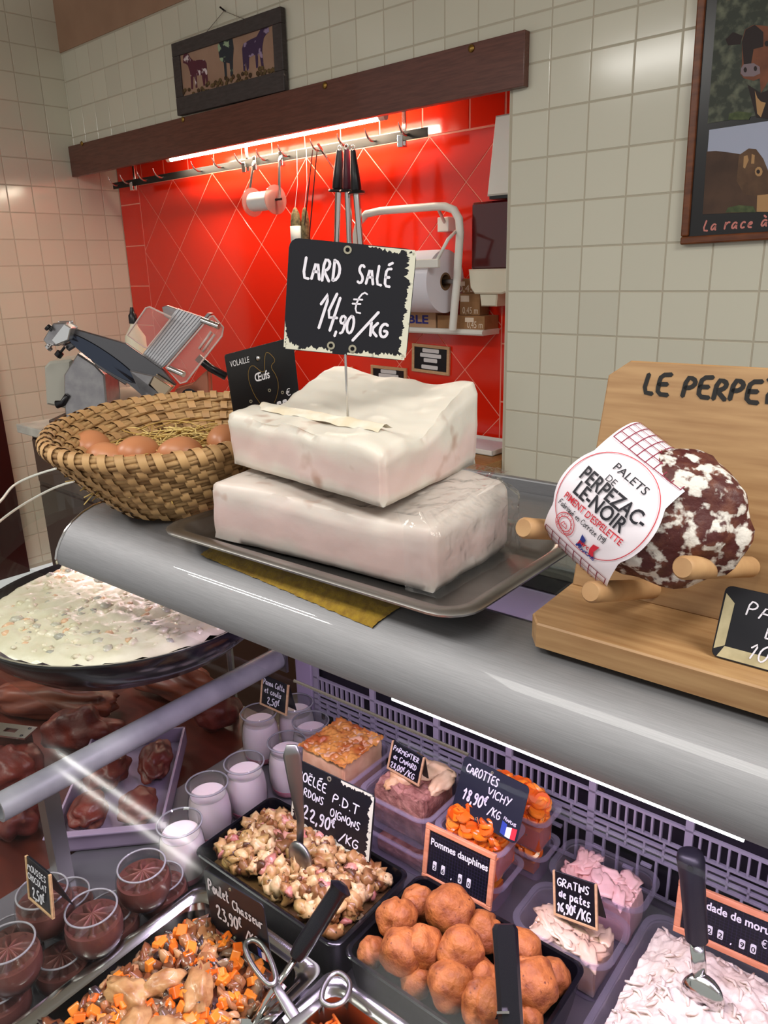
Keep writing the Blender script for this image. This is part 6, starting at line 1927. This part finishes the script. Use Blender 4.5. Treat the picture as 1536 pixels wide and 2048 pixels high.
flag(tg, w, h, w * .76, h * .04, w * .22)
flag(*CH_, CH_[1] * .80, CH_[2] * .03, CH_[1] * .18)
sign('parmentier_price_sign', 'small folding slate reading Parmentier de canard on the duck dish', (774, 1536), (838, 1573), (786, 1481), .668, .676, 'easel',
     [('PARMENTIER', .10, .74, .17, .76, 0), ('de CANARD', .14, .46, .18, .70, 0), ('28,00€/KG', .10, .14, .20, .74, 0)])
sign('panna_cotta_price_sign', 'small folding slate reading Panna Cotta lying on the panna cotta pots', (520, 1408), (573, 1432), (535, 1353), .712, .722, 'easel',
     [('Panna Cotta', .10, .74, .18, .78, 0), ('et coulis', .16, .48, .18, .62, 0), ('2,50€', .28, .14, .22, .46, 0)])
sign('mousse_price_sign', 'small folding slate reading Mousses Chocolat on the chocolate mousse pots', (58, 1796), (107, 1839), (71, 1727), .272, .278, 'easel',
     [('MOUSSES', .12, .76, .15, .74, 0), ('CHOCOLAT', .10, .54, .15, .76, 0), ('2,50€', .24, .16, .24, .5, 0)])
sign('gratin_price_sign', 'small folding slate reading Gratins de pates on the pasta gratins', (1108, 1829), (1196, 1862), (1121, 1745), .636, .646, 'easel',
     [('GRATINS', .11, .72, .18, .72, 0), ('de pates', .14, .46, .20, .70, 0), ('16,90€/KG', .10, .14, .22, .76, 0)])
sign('puff_price_sign', 'salmon-framed black sign reading Pommes dauphines behind the potato puffs', (844, 1752), (981, 1824), (862, 1649), .604, .618, 'frame',
     [('print', 'Pommes dauphines', .09, .66, .82, .0003), ('digits', '_26,90', .05, .22, .125)])
sign('brandade_price_sign', 'salmon-framed black sign reading Brandade de morue stuck in the white brandade', (1346, 1860), (1562, 1957), (1358, 1757), .690, .704, 'frame',
     [('print', 'Brandade de morue', .09, .66, .82, .0003), ('digits', '_22,90', .24, .22, .10), ('print', '€', .80, .40, .05, 0)])

# ---- serving tools


def ribbon(mb, pts, ws, th_, nrm):
    """flat bar along points with widths, thickness th_, flat side towards nrm"""
    P = [Vector(p) for p in pts]; rg = []
    for i, p in enumerate(P):
        t_ = (P[min(i + 1, len(P) - 1)] - P[max(i - 1, 0)]).normalized()
        s = t_.cross(Vector(nrm)).normalized(); n_ = s.cross(t_)
        w_ = ws[i] / 2
        rg.append([tuple(p + s * w_ * a + n_ * th_ / 2 * b) for a, b in ((-1, -.4), (-.7, -1), (.7, -1), (1, -.4), (1, .4), (.7, 1), (-.7, 1), (-1, .4))])
    q = loft(rg, True, True)
    return mb.add(q.v, q.f)


toward = -CF
b0 = at(600, 1725, Z=.872); top = at(583, 1490, Y=b0.y + .004)
t = thing('serving_spoon', 'steel serving spoon standing upright in the fried potatoes', 'spoon', loc=b0)
L = lambda p: p - b0
mid = at(601, 1640, Y=b0.y + .002)
obj('handle', ribbon(MB(), [L(top), L(at(584, 1510, Y=b0.y + .004)), L(at(592, 1570, Y=b0.y + .003)), L(mid), L(at(600, 1690, Y=b0.y))], [.012, .021, .017, .009, .008], .0028, toward), STEEL_D, t, smooth=True)
obj('bowl', MB().blob(L(at(601, 1718, Y=b0.y - .004)), (.019, .007, .024), 1, .0, 1, 3), STEEL_D, t, smooth=True)
# black ladle
k0, k1, k2, k3 = at(686, 1768, Z=.950), at(592, 1915, Z=.892), at(540, 1990, Z=.862), at(508, 2046, Z=.845)
t = thing('black_handled_ladle', 'ladle with long black plastic handle resting in the chicken stew', 'ladle', loc=k2)
L = lambda p: tuple(p - k2)
obj('handle', MB().tube([L(k0), L(k0.lerp(k1, .05)), L(k0.lerp(k1, .12)), L(k0.lerp(k1, .5)), L(k0.lerp(k1, .9)), L(k1)], [.006, .0125, .0095, .0098, .0095, .0075], 14), BLACK_P, t, smooth=50)
obj('shaft', MB().tube([L(k1), L(k2), L(k3)], [.0035, .0035, .004], 8), CHROME, t, smooth=True)
obj('ladle_cup', MB().lathe([(0, -.018), (.02, -.014), (.03, 0), (.028, 0), (.018, -.012), (0, -.016)], 24, c=L(k3 + Vector((.004, -.024, -.002)))), CHROME, t, smooth=40)
# tongs
z7 = lambda u, v, Z=.880: at(380 + u / 3.491, 1600 + v / 3.491, Z=Z)
t0 = z7(575, 1285, .87)
t = thing('serving_tongs', 'steel scissor serving tongs with two finger loops over the stew', 'tongs', loc=t0)
L = lambda p: tuple(p - t0)
for lp, arm in (([(385, 1015), (430, 978), (490, 1000), (540, 1070), (585, 1180), (598, 1262), (552, 1290), (480, 1215), (415, 1115)], [(585, 1275), (640, 1370), (710, 1480), (790, 1600), (860, 1700)]),
                ([(922, 1400), (935, 1310), (985, 1228), (1045, 1210), (1105, 1262), (1112, 1335), (1065, 1412), (985, 1440)], [(925, 1405), (830, 1480), (720, 1570), (640, 1640)])):
    P = [z7(*q) for q in lp]; Q = []
    for i in range(len(P)):                                   # rounder loop
        for f in (0, .25, .5, .75):
            p0_, p1_, p2_, p3_ = P[i - 1], P[i], P[(i + 1) % len(P)], P[(i + 2) % len(P)]
            Q.append(.5 * ((2 * p1_) + (-p0_ + p2_) * f + (2 * p0_ - 5 * p1_ + 4 * p2_ - p3_) * f * f + (-p0_ + 3 * p1_ - 3 * p2_ + p3_) * f ** 3))
    obj('finger_loop', MB().tube([L(q) for q in Q], .0029, 8, closed=True), STEEL_D, t, smooth=True)
    obj('arm', ribbon(MB(), [L(z7(*q, Z=.879 - .004 * i)) for i, q in enumerate(arm)], [.008, .010, .012, .012, .012][:len(arm)], .003, (0, 0, 1)), STEEL_D, t, smooth=True)
# black tongs in the puffs
a0, a1 = at(1009, 1848, Z=.968), at(1022, 2060, Z=.905)
t = thing('black_tongs', 'flat black plastic tongs standing among the potato puffs', 'tongs', loc=a1)
L = lambda p: tuple(p - a1)
dn = (a0 - a1).normalized()
obj('grip', ribbon(MB(), [L(a0), L(a0 - dn * .004), L(a0.lerp(a1, .5)), L(a1)], [.018, .0235, .0225, .022], .012, toward), BLACK_P, t, smooth=30)
cl = at(1005, 2030, Z=.916)
obj('clip', MB().box(-.006, .005, -.001, .001, -.012, .010, Matrix.Translation(L(cl)) @ RZ(YAW) @ RX(.5)), CHROME, t)
obj('blade', ribbon(MB(), [L(a1), L(a1 - dn * .05)], [.018, .016], .003, toward), CHROME, t)
# brandade spoon
b0 = at(1402, 1995, Z=.878); Yb = b0.y
P = lambda u, v, dy=0: at(u, v, Y=Yb + dy) - b0
t = thing('brandade_spoon', 'steel spoon with thick black plastic handle stuck in the cod brandade', 'spoon', loc=b0)
h0, h1 = P(1380, 1700, .012), P(1394, 1884, .004)
obj('handle', MB().tube([h0, h0.lerp(h1, .03), h0.lerp(h1, .10), h0.lerp(h1, .30), h0.lerp(h1, .8), h0.lerp(h1, .97), h1], [.006, .0112, .0128, .0115, .0105, .0102, .006], 20), mat('black_rubber', (26, 24, 32), .4), t, smooth=50)
hh = h0.lerp(h1, .09)
obj('hanging_hole', MB().tube([hh + Vector((.004, -.0125, 0)), hh + Vector((.004, -.0134, 0))], .003, 12), BLACK_P, t)
obj('shank', ribbon(MB(), [h1, P(1398, 1930), P(1400, 1965)], [.014, .0135, .012], .003, toward), CHROME, t, smooth=True)
bo = P(1405, 1990, -.004)
sv, sf = ico(3)
obj('bowl', MB().add([(bo.x + p.x * .020, bo.y + p.y * .008 + .006 * (p.z ** 2), bo.z + p.z * .019) for p in sv], sf), CHROME, t, smooth=True)
